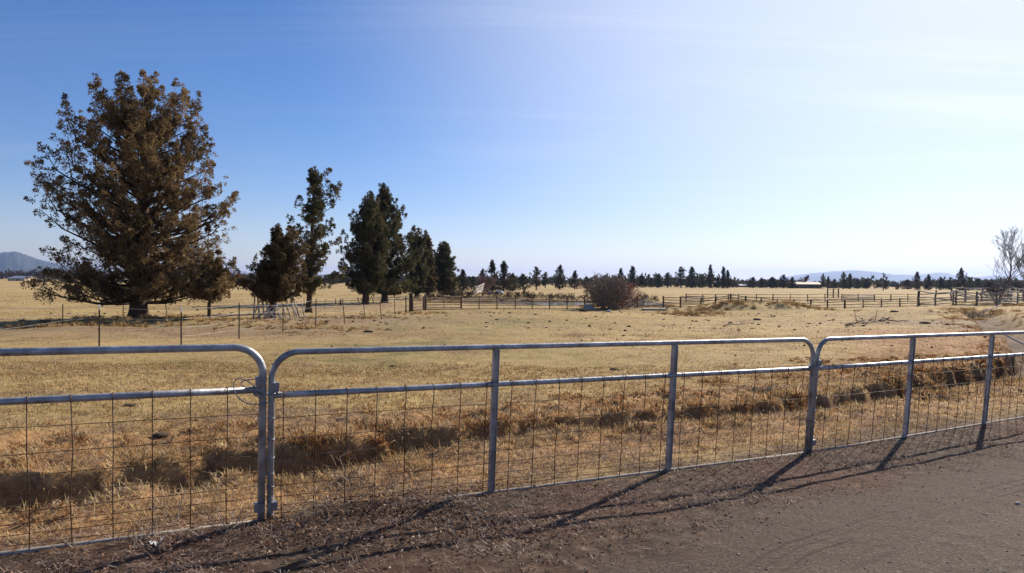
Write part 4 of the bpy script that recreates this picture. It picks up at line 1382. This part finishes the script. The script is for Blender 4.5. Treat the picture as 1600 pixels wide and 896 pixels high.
T2 = G(452, 496)
for i in range(6):
    m = MB(); a = T2 + [-.4 + .28 * i, -.3, 0]; a[2] = tz(a[0], a[1]) - .03
    pole(m, a, a + [-.45 + .04 * i, .25, 1.2 - .06 * i], .04, rg, .02)
    tag(m.build('wooden_stake', M_greywood, origin=a), SL[i], 'stake', 'grey stakes beside the low juniper')
for i, (dx_, dz_) in enumerate([(0, 0), (.12, .2)]):
    m = MB(); a = G(464, 495) + [dx_, 0, 0]
    pole(m, a, a + [-.75 + dz_, .1, 2.2 + dz_], .05, rg, .04)
    tag(m.build('tall_branch', M_palewood, origin=a), ['taller bare branch standing right of the grey stakes', 'second bare branch crossing the taller one right of the grey stakes'][i], 'branch')
# pale board stack
A = G(739, 465); B = G(754, 463.5)
root = thing('board_stack', 'stack of pale boards leaning at a slant above the pipe fence', 'board stack', A)
for i in range(7):
    m = MB(); h = .2 + .2 * i
    pole(m, A + [.1 * i - .3, 0, h], B + [.05 * i, .3, h + .45], .055, rg, .01, 4)
    m.build('board', M_palewood, root)
# grey pole heap right of the bush
C0 = G(1014, 483)
for i in range(26):
    m = MB(); a = C0 + [rg.uniform(-2.2, 1.6), rg.uniform(-.6, 1.0), 0]; a[2] = tz(a[0], a[1]) + rg.uniform(.0, .5)
    an = rg.uniform(-.5, .5) + (3.14 if rg.random() < .5 else 0); ln = rg.uniform(1.0, 2.0)
    pole(m, a, a + [ln * math.cos(an), ln * math.sin(an) * .6, rg.uniform(-.1, .55)], rg.uniform(.03, .07), rg, .06, 5)
    tag(m.build('heaped_pole', M_greywood if i % 3 else M_palewood, origin=a), 'one of the grey poles thrown in a heap right of the red bush', 'pole', 'grey poles heaped right of the bush')
m = MB(); q = G(1022, 485.5); m.box(q + [0, 0, .05], (1.9, .8, .12)); m.box(q + [0, 0, .13], (2.1, .9, .04))
tag(m.build('low_platform', M_greywood, origin=q, smooth=False), 'low flat board platform in front of the grey pole heap', 'platform')
# concrete block by the pond
q = G(923, 484); m = MB()
m.add([q + d for d in ([-.5, 0, -.1], [.75, 0, -.1], [.75, 1.3, -.1], [-.5, 1.3, -.1], [-.5, .1, .46], [.0, .1, .42], [.1, 1.1, .40], [-.5, 1.1, .45])],
      [(0, 3, 2, 1), (4, 5, 6, 7), (0, 1, 5, 4), (1, 2, 6, 5), (2, 3, 7, 6), (3, 0, 4, 7)])
tag(m.build('concrete_headgate', M_concrete, origin=q, smooth=False), 'pale sloping concrete block left of the red bush at the pond edge', 'concrete block')
# dark stump beyond the pond
q = G(817, 462); m = MB(); m.tube([q, q + [.3, 0, .8], q + [.8, 0, 1.7]], [.22, .16, .07], 7); m.tube([q + [.2, 0, .5], q + [-.2, 0, .9]], [.1, .04], 5)
tag(m.build('dead_stump', M_bark, origin=q), 'dark slanting stump on the field above the pond', 'stump')


def rock(name, label, p, r, mat, cat, seed, flat=.6, group=None):
    rg = np.random.default_rng(seed); m = MB(); vs = []; n1, n2 = 7, 10
    vs.append((0, 0, 1))
    for i in range(1, n1):
        for j in range(n2):
            a = math.pi * i / n1; b2 = 2 * math.pi * j / n2; k = 1 + rg.normal() * .14
            vs.append((math.sin(a) * math.cos(b2) * k, math.sin(a) * math.sin(b2) * k, math.cos(a) * k))
    vs.append((0, 0, -1)); fs = [(0, 1 + j, 1 + (j + 1) % n2) for j in range(n2)]
    for i in range(n1 - 2):
        for j in range(n2):
            a = 1 + i * n2 + j; b2 = 1 + i * n2 + (j + 1) % n2; fs.append((a, a + n2, b2 + n2, b2))
    l = 1 + (n1 - 2) * n2; fs += [(l + (j + 1) % n2, l + j, len(vs) - 1) for j in range(n2)]
    m.add(np.array(vs) * np.array([r, r * .8, r * flat]) + p + np.array([0, 0, r * flat * .35]), fs)
    return tag(m.build(name, mat, origin=p), label, cat, group)


rock('pale_rock', 'pale boulder under the left trees beyond the brown board stack', G(767, 460), .65, M_paleRock, 'rock', 1)
rock('pale_rock', 'second pale boulder right of the first beyond the board stack', G(780, 459.5), .8, M_paleRock, 'rock', 2)
rock('pale_rock', 'small white stone on the grass in front of the red bush', G(951, 488), .20, M_paleRock, 'rock', 3)
rock('dark_rock', 'dark lump lying on the grass in front of the pond fence', G(912, 487), .35, M_clod, 'rock', 4, .45)
for i, (px, py, r_) in enumerate([(1325, 820, .011), (1590, 788, .020), (1541, 805, .010), (1480, 880, .008)]):
    rock('road_stone', ['pale pebble on the middle of the dark road', 'largest pale stone on the road by the right edge', 'small grey stone on the road left of the largest pale one',
                        'tiny pale pebble near the bottom edge of the road'][i], G(px, py), r_, M_pebble, 'stone', 10 + i)
# dung pats and clods scattered on the pasture near the gates
for i, (px, py, r_) in enumerate([(205, 637, .10), (250, 688, .09), (535, 662, .09), (615, 573, .09), (575, 520, .2), (770, 571, .07), (960, 578, .11), (820, 538, .06),
                                  (1036, 490, .2), (1183, 501, .25), (1445, 507, .3), (1398, 492, .3), (1290, 640, .05)]):
    LB = ['dark clod below the rail left of the left gate joint', 'second dark clod in the reddish grass left of the gate joint', 'dark lump behind the left end of the middle panel',
          'small clod above the middle rail between joint and first upright', 'dark patch of dung near the leaning fence post', 'small clod just left of the first square upright',
          'flat dark dung pat between the two square uprights', 'tiny dark clod on the far pasture above the top rail', 'dark tuft like clod before the grey pole heap',
          'dark clod below the scrubby mounds', 'dark clod at the foot of the raised bank on the right', 'dark clod below the right corral fence', 'small clod in the grass right of the right gate joint']
    rock('dung_pat', LB[i], G(px, py), r_, M_clod, 'dung pat', 30 + i, .3)


def lying_branch(label, pa, pb, r, seed, twigs=8, tl=.5):
    rg = np.random.default_rng(seed); a = G(*pa); b = G(*pb); m = MB(); q = []
    n = 8
    for i in range(n + 1):
        t_ = i / n; p = a * (1 - t_) + b * t_; p = p + rg.normal(size=3) * [.04, .12, .0]; p[2] = tz(p[0], p[1]) + r + abs(rg.normal()) * .08; q.append(p)
    m.tube(q, [r * (1 - .7 * i / n) for i in range(n + 1)], 6)
    for i in range(twigs):
        k = rg.integers(1, n); d = rg.normal(size=3) * [1, .6, .3] + [.4, 0, .35]; d /= np.linalg.norm(d)
        m.tube([q[k], q[k] + d * tl * .5, q[k] + d * tl + [0, 0, -.05]], [r * .5, r * .35, r * .15], 4, False)
    return tag(m.build('fallen_branch', M_barebark, origin=a), label, 'branch')


lying_branch('fallen grey branch with twigs on the pasture at the right', (1322, 512), (1385, 501), .05, 81, 12, .8)
lying_branch('thin curved branch lying right of the twiggy fallen branch', (1372, 504), (1420, 504), .045, 82, 4, .4)
lying_branch('lone thin branch on the pasture above the second square upright', (1132, 511), (1180, 505), .03, 83, 4, .4)


# ------------------------------------------------------------------ buildings and pole
def house(label, px0, px1, dist, eave_py, ridge_py, wallm, roofm, depth=9, windows=4, door=True, name='ranch_house', ridge_in=.0):
    a = D(px0, dist); b_ = D(px1, dist); g = min(a[2], b_[2]); a[2] = b_[2] = tz((a[0] + b_[0]) / 2, dist)
    he, hr = HT(a, eave_py), HT(a, ridge_py)
    root = thing(name, label, 'building', a)
    L_ = b_[0] - a[0]; x0, x1, y0 = a[0], b_[0], dist; z = a[2] - .3
    m = MB()
    m.add([(x0, y0, z), (x1, y0, z), (x1, y0 + depth, z), (x0, y0 + depth, z), (x0, y0, z + he), (x1, y0, z + he), (x1, y0 + depth, z + he), (x0, y0 + depth, z + he),
           (x0, y0 + depth / 2, z + hr), (x1, y0 + depth / 2, z + hr)],
          [(0, 1, 5, 4), (1, 2, 6, 9, 5), (2, 3, 7, 6), (3, 0, 4, 8, 7)])
    m.build('wall', wallm, root, smooth=False)
    m = MB(); o = .6; t_ = .22; i_ = ridge_in * L_
    for s in (0, 1):
        ye = y0 - o if s == 0 else y0 + depth + o
        ze = z + he - .15; zr = z + hr + .03
        m.add([(x0 - o, ye, ze), (x1 + o, ye, ze), (x1 + o - i_, y0 + depth / 2, zr), (x0 - o + i_, y0 + depth / 2, zr),
               (x0 - o, ye, ze + t_), (x1 + o, ye, ze + t_), (x1 + o - i_, y0 + depth / 2, zr + t_), (x0 - o + i_, y0 + depth / 2, zr + t_)],
              [(0, 1, 2, 3), (4, 7, 6, 5), (0, 4, 5, 1), (1, 5, 6, 2), (2, 6, 7, 3), (3, 7, 4, 0)])
    m.build('roof', roofm, root, smooth=False)
    for i in range(windows):
        cx_ = x0 + L_ * (i + .7) / (windows + .4)
        m = MB(); m.box((cx_, y0 - .03, z + he * .55), (L_ / windows * .3, .08, he * .35)); w = m.build('window', M_white, root, smooth=False)
        m = MB(); m.box((cx_, y0 - .08, z + he * .55), (L_ / windows * .25, .03, he * .28)); m.v = [q - np.array(root['_loc']) for q in m.v]
        me = bpy.data.meshes.new('pane'); me.from_pydata(np.concatenate(m.v).tolist(), [], m.f); me.materials.append(M_dark)
        ob = bpy.data.objects.new('pane', me); COL.objects.link(ob); ob.parent = w
    if door:
        m = MB(); m.box((x0 + L_ * .58, y0 - .04, z + .3 + he * .38), (1.1, .08, he * .76)); m.build('door', M_dark, root, smooth=False)
    return root


house('long low brown ranch house with tan roof before the pale mountains', 1245, 1284, 310, 443.5, 440.5, M_browall, M_rooft, 11, 6)
house('small farm building with tan walls and blue grey roof at the far left', 12, 38, 420, 434.5, 431, M_tanwall, M_roofg, 14, 2)
house('low pale shed in the gap of the far tree row', 1148, 1168, 350, 445.6, 444.0, M_tanwall, M_paleRock, 8, 0, False, 'long_shed')
house('white farm building glimpsed through the lower limbs of the biggest tree', 180, 195, 380, 434, 430, M_white, M_white, 8, 1, False, 'white_barn')
p = GD(1380, 240); H = HT(p, 426)
root = thing('utility_pole', 'single utility pole standing against the pale mountains', 'utility pole', p)
m = MB(); m.tube([p, p + [0, 0, H]], [.17, .12], 8); m.build('pole', M_wood, root)
m = MB(); m.box(p + [0, 0, H - .5], (1.7, .14, .14)); m.build('crossarm', M_wood, root, smooth=False)
m = MB(); m.tube([p + [.35, -.25, H - 1.8], p + [.35, -.25, H - .8]], .28, 10); m.build('transformer', M_galv2, root)

# ------------------------------------------------------------------ grass, litter, gravel
GR = np.random.default_rng(99)


def sample(n, x0, x1, y0, y1, fov=True, margin=2.5):
    x = GR.uniform(x0, x1, n); y = GR.uniform(y0, y1, n)
    k = (np.abs(x) < .77 * y + margin) if fov else np.ones(n, bool)
    return x[k], y[k]


def keep(x, y, prob):
    k = GR.random(len(x)) < prob
    return x[k], y[k], k


def grass_obj(name, label, parts, mat, cat='grass'):
    Vs, Ls, Ss, Ts = [], [], [], []; nv = nl = 0
    for (P, az, tilt, bend, L_, W_, T_) in parts:
        V, lo, st = blades(P, az, tilt, bend, L_, W_)
        Vs.append(V); Ls.append(lo + nv); Ss.append(st + nl); nv += len(V); nl += len(lo)
        Ts.append(np.repeat(T_, 5))
    return tag(raw_mesh(name, np.concatenate(Vs), np.concatenate(Ls), np.concatenate(Ss), mat, np.clip(np.concatenate(Ts), 0, 1)), label, cat, kind='stuff')


def gpart(x, y, L_, W_, tilt, bend, T_, zoff=-.004):
    n = len(x); z, fl = terrain(x, y, True)
    return (np.stack([x, y, z + zoff], 1), GR.uniform(0, 6.283, n), tilt, bend, L_, W_, T_)


# turf between the panels and the ditch, and just past it
parts = []
x, y = sample(820000, -12, 14, 3.2, 15)
z, fl = terrain(x, y, True)
beyond = fl['fd'] * np.sign(fl['fs'])
pr_ = sst(-.02, .45, beyond + .25 * fbm(x * 2, y * 2, 61, 3)) * (1 - .6 * fl['prof'])
clump = sst(-.25, .35, fbm(x * 4.5, y * 4.5, 62, 3))
pr_ *= (.25 + .75 * clump) * np.clip(7.0 / y, .35, 1)
x, y, k = keep(x, y, pr_)
dd = fl['dd'][k]; n = len(x)
hgt = (.042 + .06 * np.exp(-((dd - 1.2) / 1.1) ** 2)) * GR.uniform(.5, 1.5, n)
T_ = .52 + .36 * fbm(x * 1.2, y * 1.2, 63, 4) + GR.normal(size=n) * .24
P_ = np.stack([x, y, terrain(x, y) - .004], 1)
parts.append((P_, GR.uniform(0, 6.283, n), np.abs(GR.normal(size=n)) * .55 + .35, np.abs(GR.normal(size=n)) * .6, hgt, .0058 * GR.uniform(.6, 1.5, n) * np.clip(y / 6, 1, 2.2), T_))
grass_obj('turf', 'short straw coloured grass either side of the ditch behind the gate panels', parts, L_grass)

# pasture grass farther out
parts = []
for (nn, x0, x1, y0, y1, L0, W0) in ((190000, -16, 20, 11, 27, .045, .0085), (120000, -38, 46, 25, 60, .07, .020), (50000, -75, 95, 58, 120, .12, .055)):
    x, y = sample(nn, x0, x1, y0, y1)
    z, fl = terrain(x, y, True)
    c = sst(-.30, .30, fbm(x * 1.6, y * 1.6, 64, 4))
    pr_ = (.15 + .85 * c) * (1 - .9 * fl['prof']) * (fl['e'] > 1.0)
    x, y, k = keep(x, y, pr_); n = len(x)
    T_ = .50 + .42 * fbm(x * .5, y * .5, 65, 4) + .40 * fbm(x * .12, y * .2, 66, 3) + GR.normal(size=n) * .13
    P_ = np.stack([x, y, z[k] - .004], 1)
    parts.append((P_, GR.uniform(0, 6.283, n), np.abs(GR.normal(size=n)) * .4 + .45, np.abs(GR.normal(size=n)) * .6, L0 * GR.uniform(.5, 1.6, n), W0 * GR.uniform(.6, 1.5, n), T_))
grass_obj('pasture_grass', 'sparse grazed grass tufts over the wide pasture', parts, L_grass)


# tussocks along the ditch: long arching clumps, the reddest on the far bank
def tussocks(cx_, cy_, per, h, rad, tint, spreadz=.9, width=.0042):
    n = len(cx_); k = np.repeat(np.arange(n), per)
    a = GR.uniform(0, 6.283, n * per); r_ = rad[k] * np.sqrt(GR.random(n * per)) * .75
    x = cx_[k] + r_ * np.cos(a); y = cy_[k] + r_ * np.sin(a)
    z = terrain(x, y) - .006
    tl = .15 + .75 * (r_ / rad[k]) + np.abs(GR.normal(size=n * per)) * .22
    az = a + GR.normal(size=n * per) * .6
    L_ = h[k] * GR.uniform(.45, 1.25, n * per)
    return (np.stack([x, y, z], 1), az, tl, np.abs(GR.normal(size=n * per)) * .7 + .6, L_, width * GR.uniform(.6, 1.5, n * per) * np.clip(y / 6, 1, 3), tint[k] + GR.normal(size=n * per) * .20)


x, y = sample(20000, -9, 16, 3.6, 18)
z, fl = terrain(x, y, True)
s = fl['s']; dd = fl['dd']
pr_ = np.where(s > 0, np.exp(-((dd - 1.0) / .42) ** 2) + .9 * np.exp(-((dd - .78) / .18) ** 2) + .50 * np.exp(-((dd - 2.8) / 1.8) ** 2), .55 * np.exp(-((dd - 1.5) / .35) ** 2))
pr_ *= sst(-.3, .2, fbm(x * 1.4, y * 1.4, 66, 3)) * (fl['fd'] > .45) * (fl['fs'] > 0) * 1.3
x, y, k = keep(x, y, pr_)
dd = dd[k]; s = s[k]; n = len(x)
print('tussocks', n)
h = np.where(s > 0, .10 + .10 * np.exp(-((dd - 1.1) / .5) ** 2), .075) * GR.uniform(.6, 1.35, n)
tint = .50 + .40 * fbm(x * .9, y * .9, 67, 3) + GR.normal(size=n) * .20
grass_obj('ditch_grass', 'long reddish and straw coloured tussock grass hanging over the ditch banks',
          [tussocks(x, y, 30, h, .04 + .05 * GR.random(n) + h * .2, tint, width=.0068)], L_dry)
x, y = sample(16000, 9, 52, 14, 66, True, 6)
z, fl = terrain(x, y, True)
pr_ = np.exp(-((fl['dd'] - 1.1) / .35) ** 2) * sst(-.3, .3, fbm(x * .8, y * .8, 69, 3)) * .8 + .25 * (fl['dd'] < 1.0) * sst(.0, .4, fbm(x * .9, y * .9, 72, 3))
x, y, k = keep(x, y, pr_); n = len(x)
grass_obj('bank_grass', 'dry tufts along the crumbling banks of the ditch at the right', [tussocks(x, y, 40, .20 * GR.uniform(.5, 1.5, n), .10 + .12 * GR.random(n), .42 + GR.normal(size=n) * .18)], L_dry)
# taller pale shoots on the near lip of the ditch
x, y = sample(16000, -6, 14, 3.6, 15)
z, fl = terrain(x, y, True)
pr_ = (fl['s'] < 0) * np.exp(-((fl['dd'] - 1.35) / .28) ** 2) * sst(-.1, .3, fbm(x * 2.2, y * 2.2, 68, 3)) * (fl['t'] < 8)
x, y, k = keep(x, y, pr_); n = len(x)
grass_obj('pale_shoots', 'upright pale grass shoots on the near lip of the ditch',
          [tussocks(x, y, 9, .14 * GR.uniform(.6, 1.3, n), np.full(n, .035), np.full(n, .80))], L_grass)
# scrub grass on the mounds, pond banks and the far fence lines
cxs, cys, hh, rr2 = [], [], [], []
for (px, py, rx, ry, h_, cnt) in [(1195, 486, 3.2, 1.6, .45, 230), (1235, 486, 2.6, 1.4, .4, 120), (1085, 490, 2.0, 1.2, .35, 80), (1150, 486, 3, 1.2, .3, 100), (1110, 487, 2.5, 1, .3, 60),
                                  (1525, 486, 3, 2, .5, 120), (975, 480, 3.2, 1.5, .7, 170), (1000, 478, 3.5, 1.5, .5, 120), (655, 490, 2, 1, .3, 40), (240, 507, 7, 2, .3, 160), (130, 513, 3, 1.2, .35, 70), (740, 470, 8, 4, .5, 170),
                                  (1580, 478, 5, 3, .6, 120), (560, 497, 3.0, 1.2, .25, 60), (470, 514, 3, 1, .22, 60)]:
    p = U(px, py)
    cxs.append(GR.normal(size=cnt) * rx * .6 + p[0]); cys.append(GR.normal(size=cnt) * ry * .6 + p[1]); hh.append(h_ * GR.uniform(.5, 1.3, cnt)); rr2.append(np.full(cnt, h_ * .45))
cxs, cys, hh, rr2 = map(np.concatenate, (cxs, cys, hh, rr2))
grass_obj('mound_scrub', 'rough dry tufts on the low mounds and along the far fences', [tussocks(cxs, cys, 40, hh, rr2, .42 + GR.normal(size=len(cxs)) * .15, width=.006)], L_grass)
# dark brush on the far bank of the pond
pl = []
rgp = np.random.default_rng(5)
for i in range(150):
    an = rgp.uniform(.18, 2.9); q = np.array([POND[0] + POND[2] * 1.08 * math.cos(an), POND[1] + POND[3] * 1.12 * math.sin(an), 0]) + rgp.normal(size=3) * .8
    q[2] = tz(q[0], q[1]) - .05; h_ = rgp.uniform(.45, 1.0)
    pl.append((q, np.array([rgp.normal() * .3, rgp.normal() * .3, 1]), h_, h_ * .8, .28 + rgp.normal() * .12))
V, lo, st, ti = crown_field(pl, 60, .18, rgp)
tag(raw_mesh('pond_brush', V, lo, st, L_farbrown, ti), 'dark low brush along the far bank of the pond', 'brush', kind='stuff')

# verge: flattened straw, leaf litter
x, y = sample(420000, -4.5, 9, 2.4, 9, True, 1.0)
z, fl = terrain(x, y, True)
side = fl['fd'] * np.sign(fl['fs']); ed = fl['rd'] * np.sign(-fl['rs'])
pr_ = sst(-.25, .1, side * 0 + (side < .35) * 1.0) * (1 - sst(-.35, .35, ed + .3 * fbm(x * 2, y * 2, 70, 3))) * (.10 + .90 * sst(-.2, .4, fbm(x * 3, y * 3, 71, 3)))
x, y, k = keep(x, y, pr_ * .75); n = len(x)
P_ = np.stack([x, y, z[k] + .003], 1)
grass_obj('straw_litter', 'flattened dry straw and stems on the dark verge in front of the gate panels',
          [(P_, GR.uniform(0, 6.283, n), GR.uniform(.8, 1.5, n), GR.uniform(-.3, 1.2, n), GR.uniform(.018, .080, n), GR.uniform(.003, .0055, n), np.clip(GR.normal(size=n) * .28 + .48, 0, 1))], L_straw, 'straw')
x, y = sample(5000, -4.5, 8, 2.4, 8, True, 1.0)
z, fl = terrain(x, y, True); side = fl['fd'] * np.sign(fl['fs']); ed = fl['rd'] * np.sign(-fl['rs'])
x, y, k = keep(x, y, (side < .5) * (ed < .1) * .12 * (.3 + (x < 1))); n = len(x)
grass_obj('twig_litter', 'long pale twigs and weed stalks lying across the verge', [(np.stack([x, y, z[k] + .008], 1), GR.uniform(0, 6.283, n), GR.uniform(1.15, 1.5, n), GR.uniform(-.5, .5, n), GR.uniform(.08, .22, n), GR.uniform(.0025, .0045, n), GR.uniform(.3, .75, n))], L_straw, 'twigs')
# dead leaves
x, y = sample(95000, -4.5, 8, 2.4, 8, True, 1.0)
z, fl = terrain(x, y, True); side = fl['fd'] * np.sign(fl['fs']); ed = fl['rd'] * np.sign(-fl['rs'])
hot = np.zeros(len(x))
for (px, py, rx, ry) in [(640, 785, .55, .16), (560, 800, .5, .2), (470, 830, .3, .12), (300, 860, .3, .12), (560, 850, .5, .15), (110, 890, .3, .15), (760, 760, .5, .15), (720, 830, .9, .3)]:
    p = U(px, py); hot += np.exp(-((x - p[0]) / rx) ** 2 - ((y - p[1]) / ry) ** 2)
pr_ = np.clip(.85 * hot + .10, 0, 1) * (side < .22) * (1 - sst(-.3, .5, ed))
x, y, k = keep(x, y, pr_); n = len(x); z = terrain(x, y)
d = GR.normal(size=(n, 3)) * [1, 1, .35]; d /= np.linalg.norm(d, axis=1)[:, None]
Lf = GR.uniform(.012, .036, n)
V, lo, st = tri_leaves(np.stack([x, y, z + GR.uniform(.002, .022, n) + .04 * np.clip(hot[k], 0, 1) * GR.random(n)], 1), d, Lf, Lf * .5, GR)
tag(raw_mesh('leaf_litter', V, lo, st, L_leaf, np.repeat(np.clip(GR.normal(size=n) * .24 + .52, 0, 1), 4)), 'red brown dead leaves gathered under the middle gate panel', 'leaves', kind='stuff')
# gravel
def gravel(name, label, n0, x0, x1, y0, y1, onroad, rmin, rmax, mat):
    x, y = sample(n0, x0, x1, y0, y1, True, 1.0); z, fl = terrain(x, y, True); ed = fl['rd'] * np.sign(-fl['rs'])
    side = fl['fd'] * np.sign(fl['fs'])
    pr_ = (sst(-.3, .3, ed) if onroad else (1 - sst(-.3, .3, ed)) * (side < 3) * .5) * (fl['prof'] < .2)
    x, y, k = keep(x, y, pr_); z = z[k]; n = len(x)
    r_ = rmin + (rmax - rmin) * GR.random(n) ** 4
    octa = np.array([[1, 0, 0], [0, 1, 0], [-1, 0, 0], [0, -1, 0], [.1, 0, .38], [0, 0, -.6]])
    V = octa[None] * r_[:, None, None] * GR.uniform(.6, 1.3, (n, 6, 3)) + np.stack([x, y, z + r_ * .25], 1)[:, None]
    f = np.array([0, 1, 4, 1, 2, 4, 2, 3, 4, 3, 0, 4, 1, 0, 5, 2, 1, 5, 3, 2, 5, 0, 3, 5])
    lo = (np.arange(n)[:, None] * 6 + f[None]).ravel(); st = np.arange(n * 8) * 3
    return tag(raw_mesh(name, V.reshape(-1, 3), lo, st, mat), label, 'gravel', kind='stuff')


gravel('gravel', 'fine cinder gravel and grit scattered over the dark road', 16000, -1, 12, 2.4, 10, True, .002, .011, M_stone)
gravel('verge_grit', 'fine dark crumbs of soil on the verge below the gate panels', 60000, -4.5, 9, 2.4, 9, False, .002, .009, M_clodlight)


x, y = sample(5200, -30, 40, 7.5, 60, True, 3)
z, fl = terrain(x, y, True)
x, y, k = keep(x, y, (fl['prof'] < .05) * (.12 + .88 * sst(-.05, .35, fbm(x * .25, y * .25, 91, 3))) * (fl['fd'] > 1.2)); z = z[k]; n = len(x)
r_ = (.016 + .055 * GR.random(n) ** 3) * np.clip(y / 18, .7, 2.0)
octa = np.array([[1, 0, 0], [0, 1, 0], [-1, 0, 0], [0, -1, 0], [.1, 0, .5], [0, 0, -.6]])
Vc = octa[None] * r_[:, None, None] * GR.uniform(.5, 1.5, (n, 6, 3)) + np.stack([x, y, z + r_ * .1], 1)[:, None]
f_ = np.array([0, 1, 4, 1, 2, 4, 2, 3, 4, 3, 0, 4, 1, 0, 5, 2, 1, 5, 3, 2, 5, 0, 3, 5])
tag(raw_mesh('dirt_clods', Vc.reshape(-1, 3), (np.arange(n)[:, None] * 6 + f_[None]).ravel(), np.arange(n * 8) * 3, M_clod), 'small dark clods and crumbs of dung scattered over the pasture', 'clods', kind='stuff')


# dry weeds with branching stalks
def weed(label, p, H, seed, n=6, spread=.5, lay=0.0):
    rg = np.random.default_rng(seed); root = MB()
    for i in range(n):
        d = np.array([rg.normal() * spread, rg.normal() * spread * .6, 1.0 - lay]); d /= np.linalg.norm(d)
        branchy(root, p + np.array([rg.normal() * .03, rg.normal() * .02, -.01]), d, H * rg.uniform(.35, .6), .0034, 2, rg, .05, (2, 3), .62, .6, .0016, 3)
    return tag(root.build('dry_weed', M_stalk, origin=p), label, 'dead weed')


for i, (px, py, h_, n_, sp, lab) in enumerate([
    (545, 800, .42, 8, .5, 'tallest tangled dry weed against the wire mesh right of the left gate joint'),
    (592, 795, .34, 7, .6, 'second dry weed right of the tallest one at the wire mesh'),
    (512, 812, .30, 7, .6, 'spreading dry weed just right of the left gate joint'),
    (480, 826, .22, 6, .8, 'low dry weed at the foot of the left gate joint'),
    (630, 785, .26, 6, .6, 'dry weed standing in the red leaf litter'),
    (225, 845, .22, 6, .9, 'pale dry weed beside the crumpled scrap'),
    (355, 838, .24, 5, .8, 'thin dry weed left of the left gate joint'),
    (40, 590, .0, 0, 0, ''), (185, 770, .20, 6, .5, 'dry stems on the near ditch lip at the left'),
    (275, 812, .26, 5, .4, 'thin upright stems behind the left gate panel'),
    (815, 700, .22, 5, .5, 'fine dry weed behind the first square upright'),
    (1160, 690, .16, 5, .6, 'small dry weed behind the mesh left of the right joint'),
    (700, 850, .10, 6, 1.2, 'flattened pale weed in the verge between the rail shadows'),
    (985, 835, .10, 6, 1.2, 'flattened pale weed at the edge of the road'),
    (30, 745, .24, 8, .8, 'pale fanned grass stems over the dark ditch at the left edge')]):
    if n_:
        weed(lab, G(px, py), h_, 200 + i, n_, sp, 0)
# crumpled scrap
p = G(243, 853); rg = np.random.default_rng(4); m = MB(); vs = []; nx_, ny_ = 7, 5
for j in range(ny_):
    for i in range(nx_):
        vs.append(p + np.array([(i - 3) * .012 + rg.normal() * .003, (j - 2) * .010 + rg.normal() * .003, .018 + rg.normal() * .009 + .012 * math.sin(i * 1.3)]))
vs2 = [v_ + np.array([0, 0, .0015]) for v_ in vs]
N_ = nx_ * ny_
m.add(vs + vs2, [(j * nx_ + i + o, j * nx_ + i + 1 + o, (j + 1) * nx_ + i + 1 + o, (j + 1) * nx_ + i + o) for o in (0, N_) for j in range(ny_ - 1) for i in range(nx_ - 1)])
tag(m.build('crumpled_scrap', M_white, origin=p), 'small crumpled white scrap in the litter near the bottom left', 'litter')

# ------------------------------------------------------------------ haze
m, t, out = new_mat('thin_air')
pv = t.nodes.new('ShaderNodeVolumePrincipled')
pv.inputs['Color'].default_value = (.42, .60, 1.0, 1)
pv.inputs['Density'].default_value = 0.75e-4
pv.inputs['Anisotropy'].default_value = .3
t.links.new(pv.outputs[0], out.inputs['Volume'])
mb = MB(); mb.box((0, 7300, 124), (31000, 15900, 252))
hz = mb.build('haze', m, smooth=False)
tag(hz, 'thin blue haze that pales the far hills', 'haze', kind='stuff')

for o in list(bpy.data.objects):
    for k in ('_loc', '_taken'):
        if k in o: del o[k]
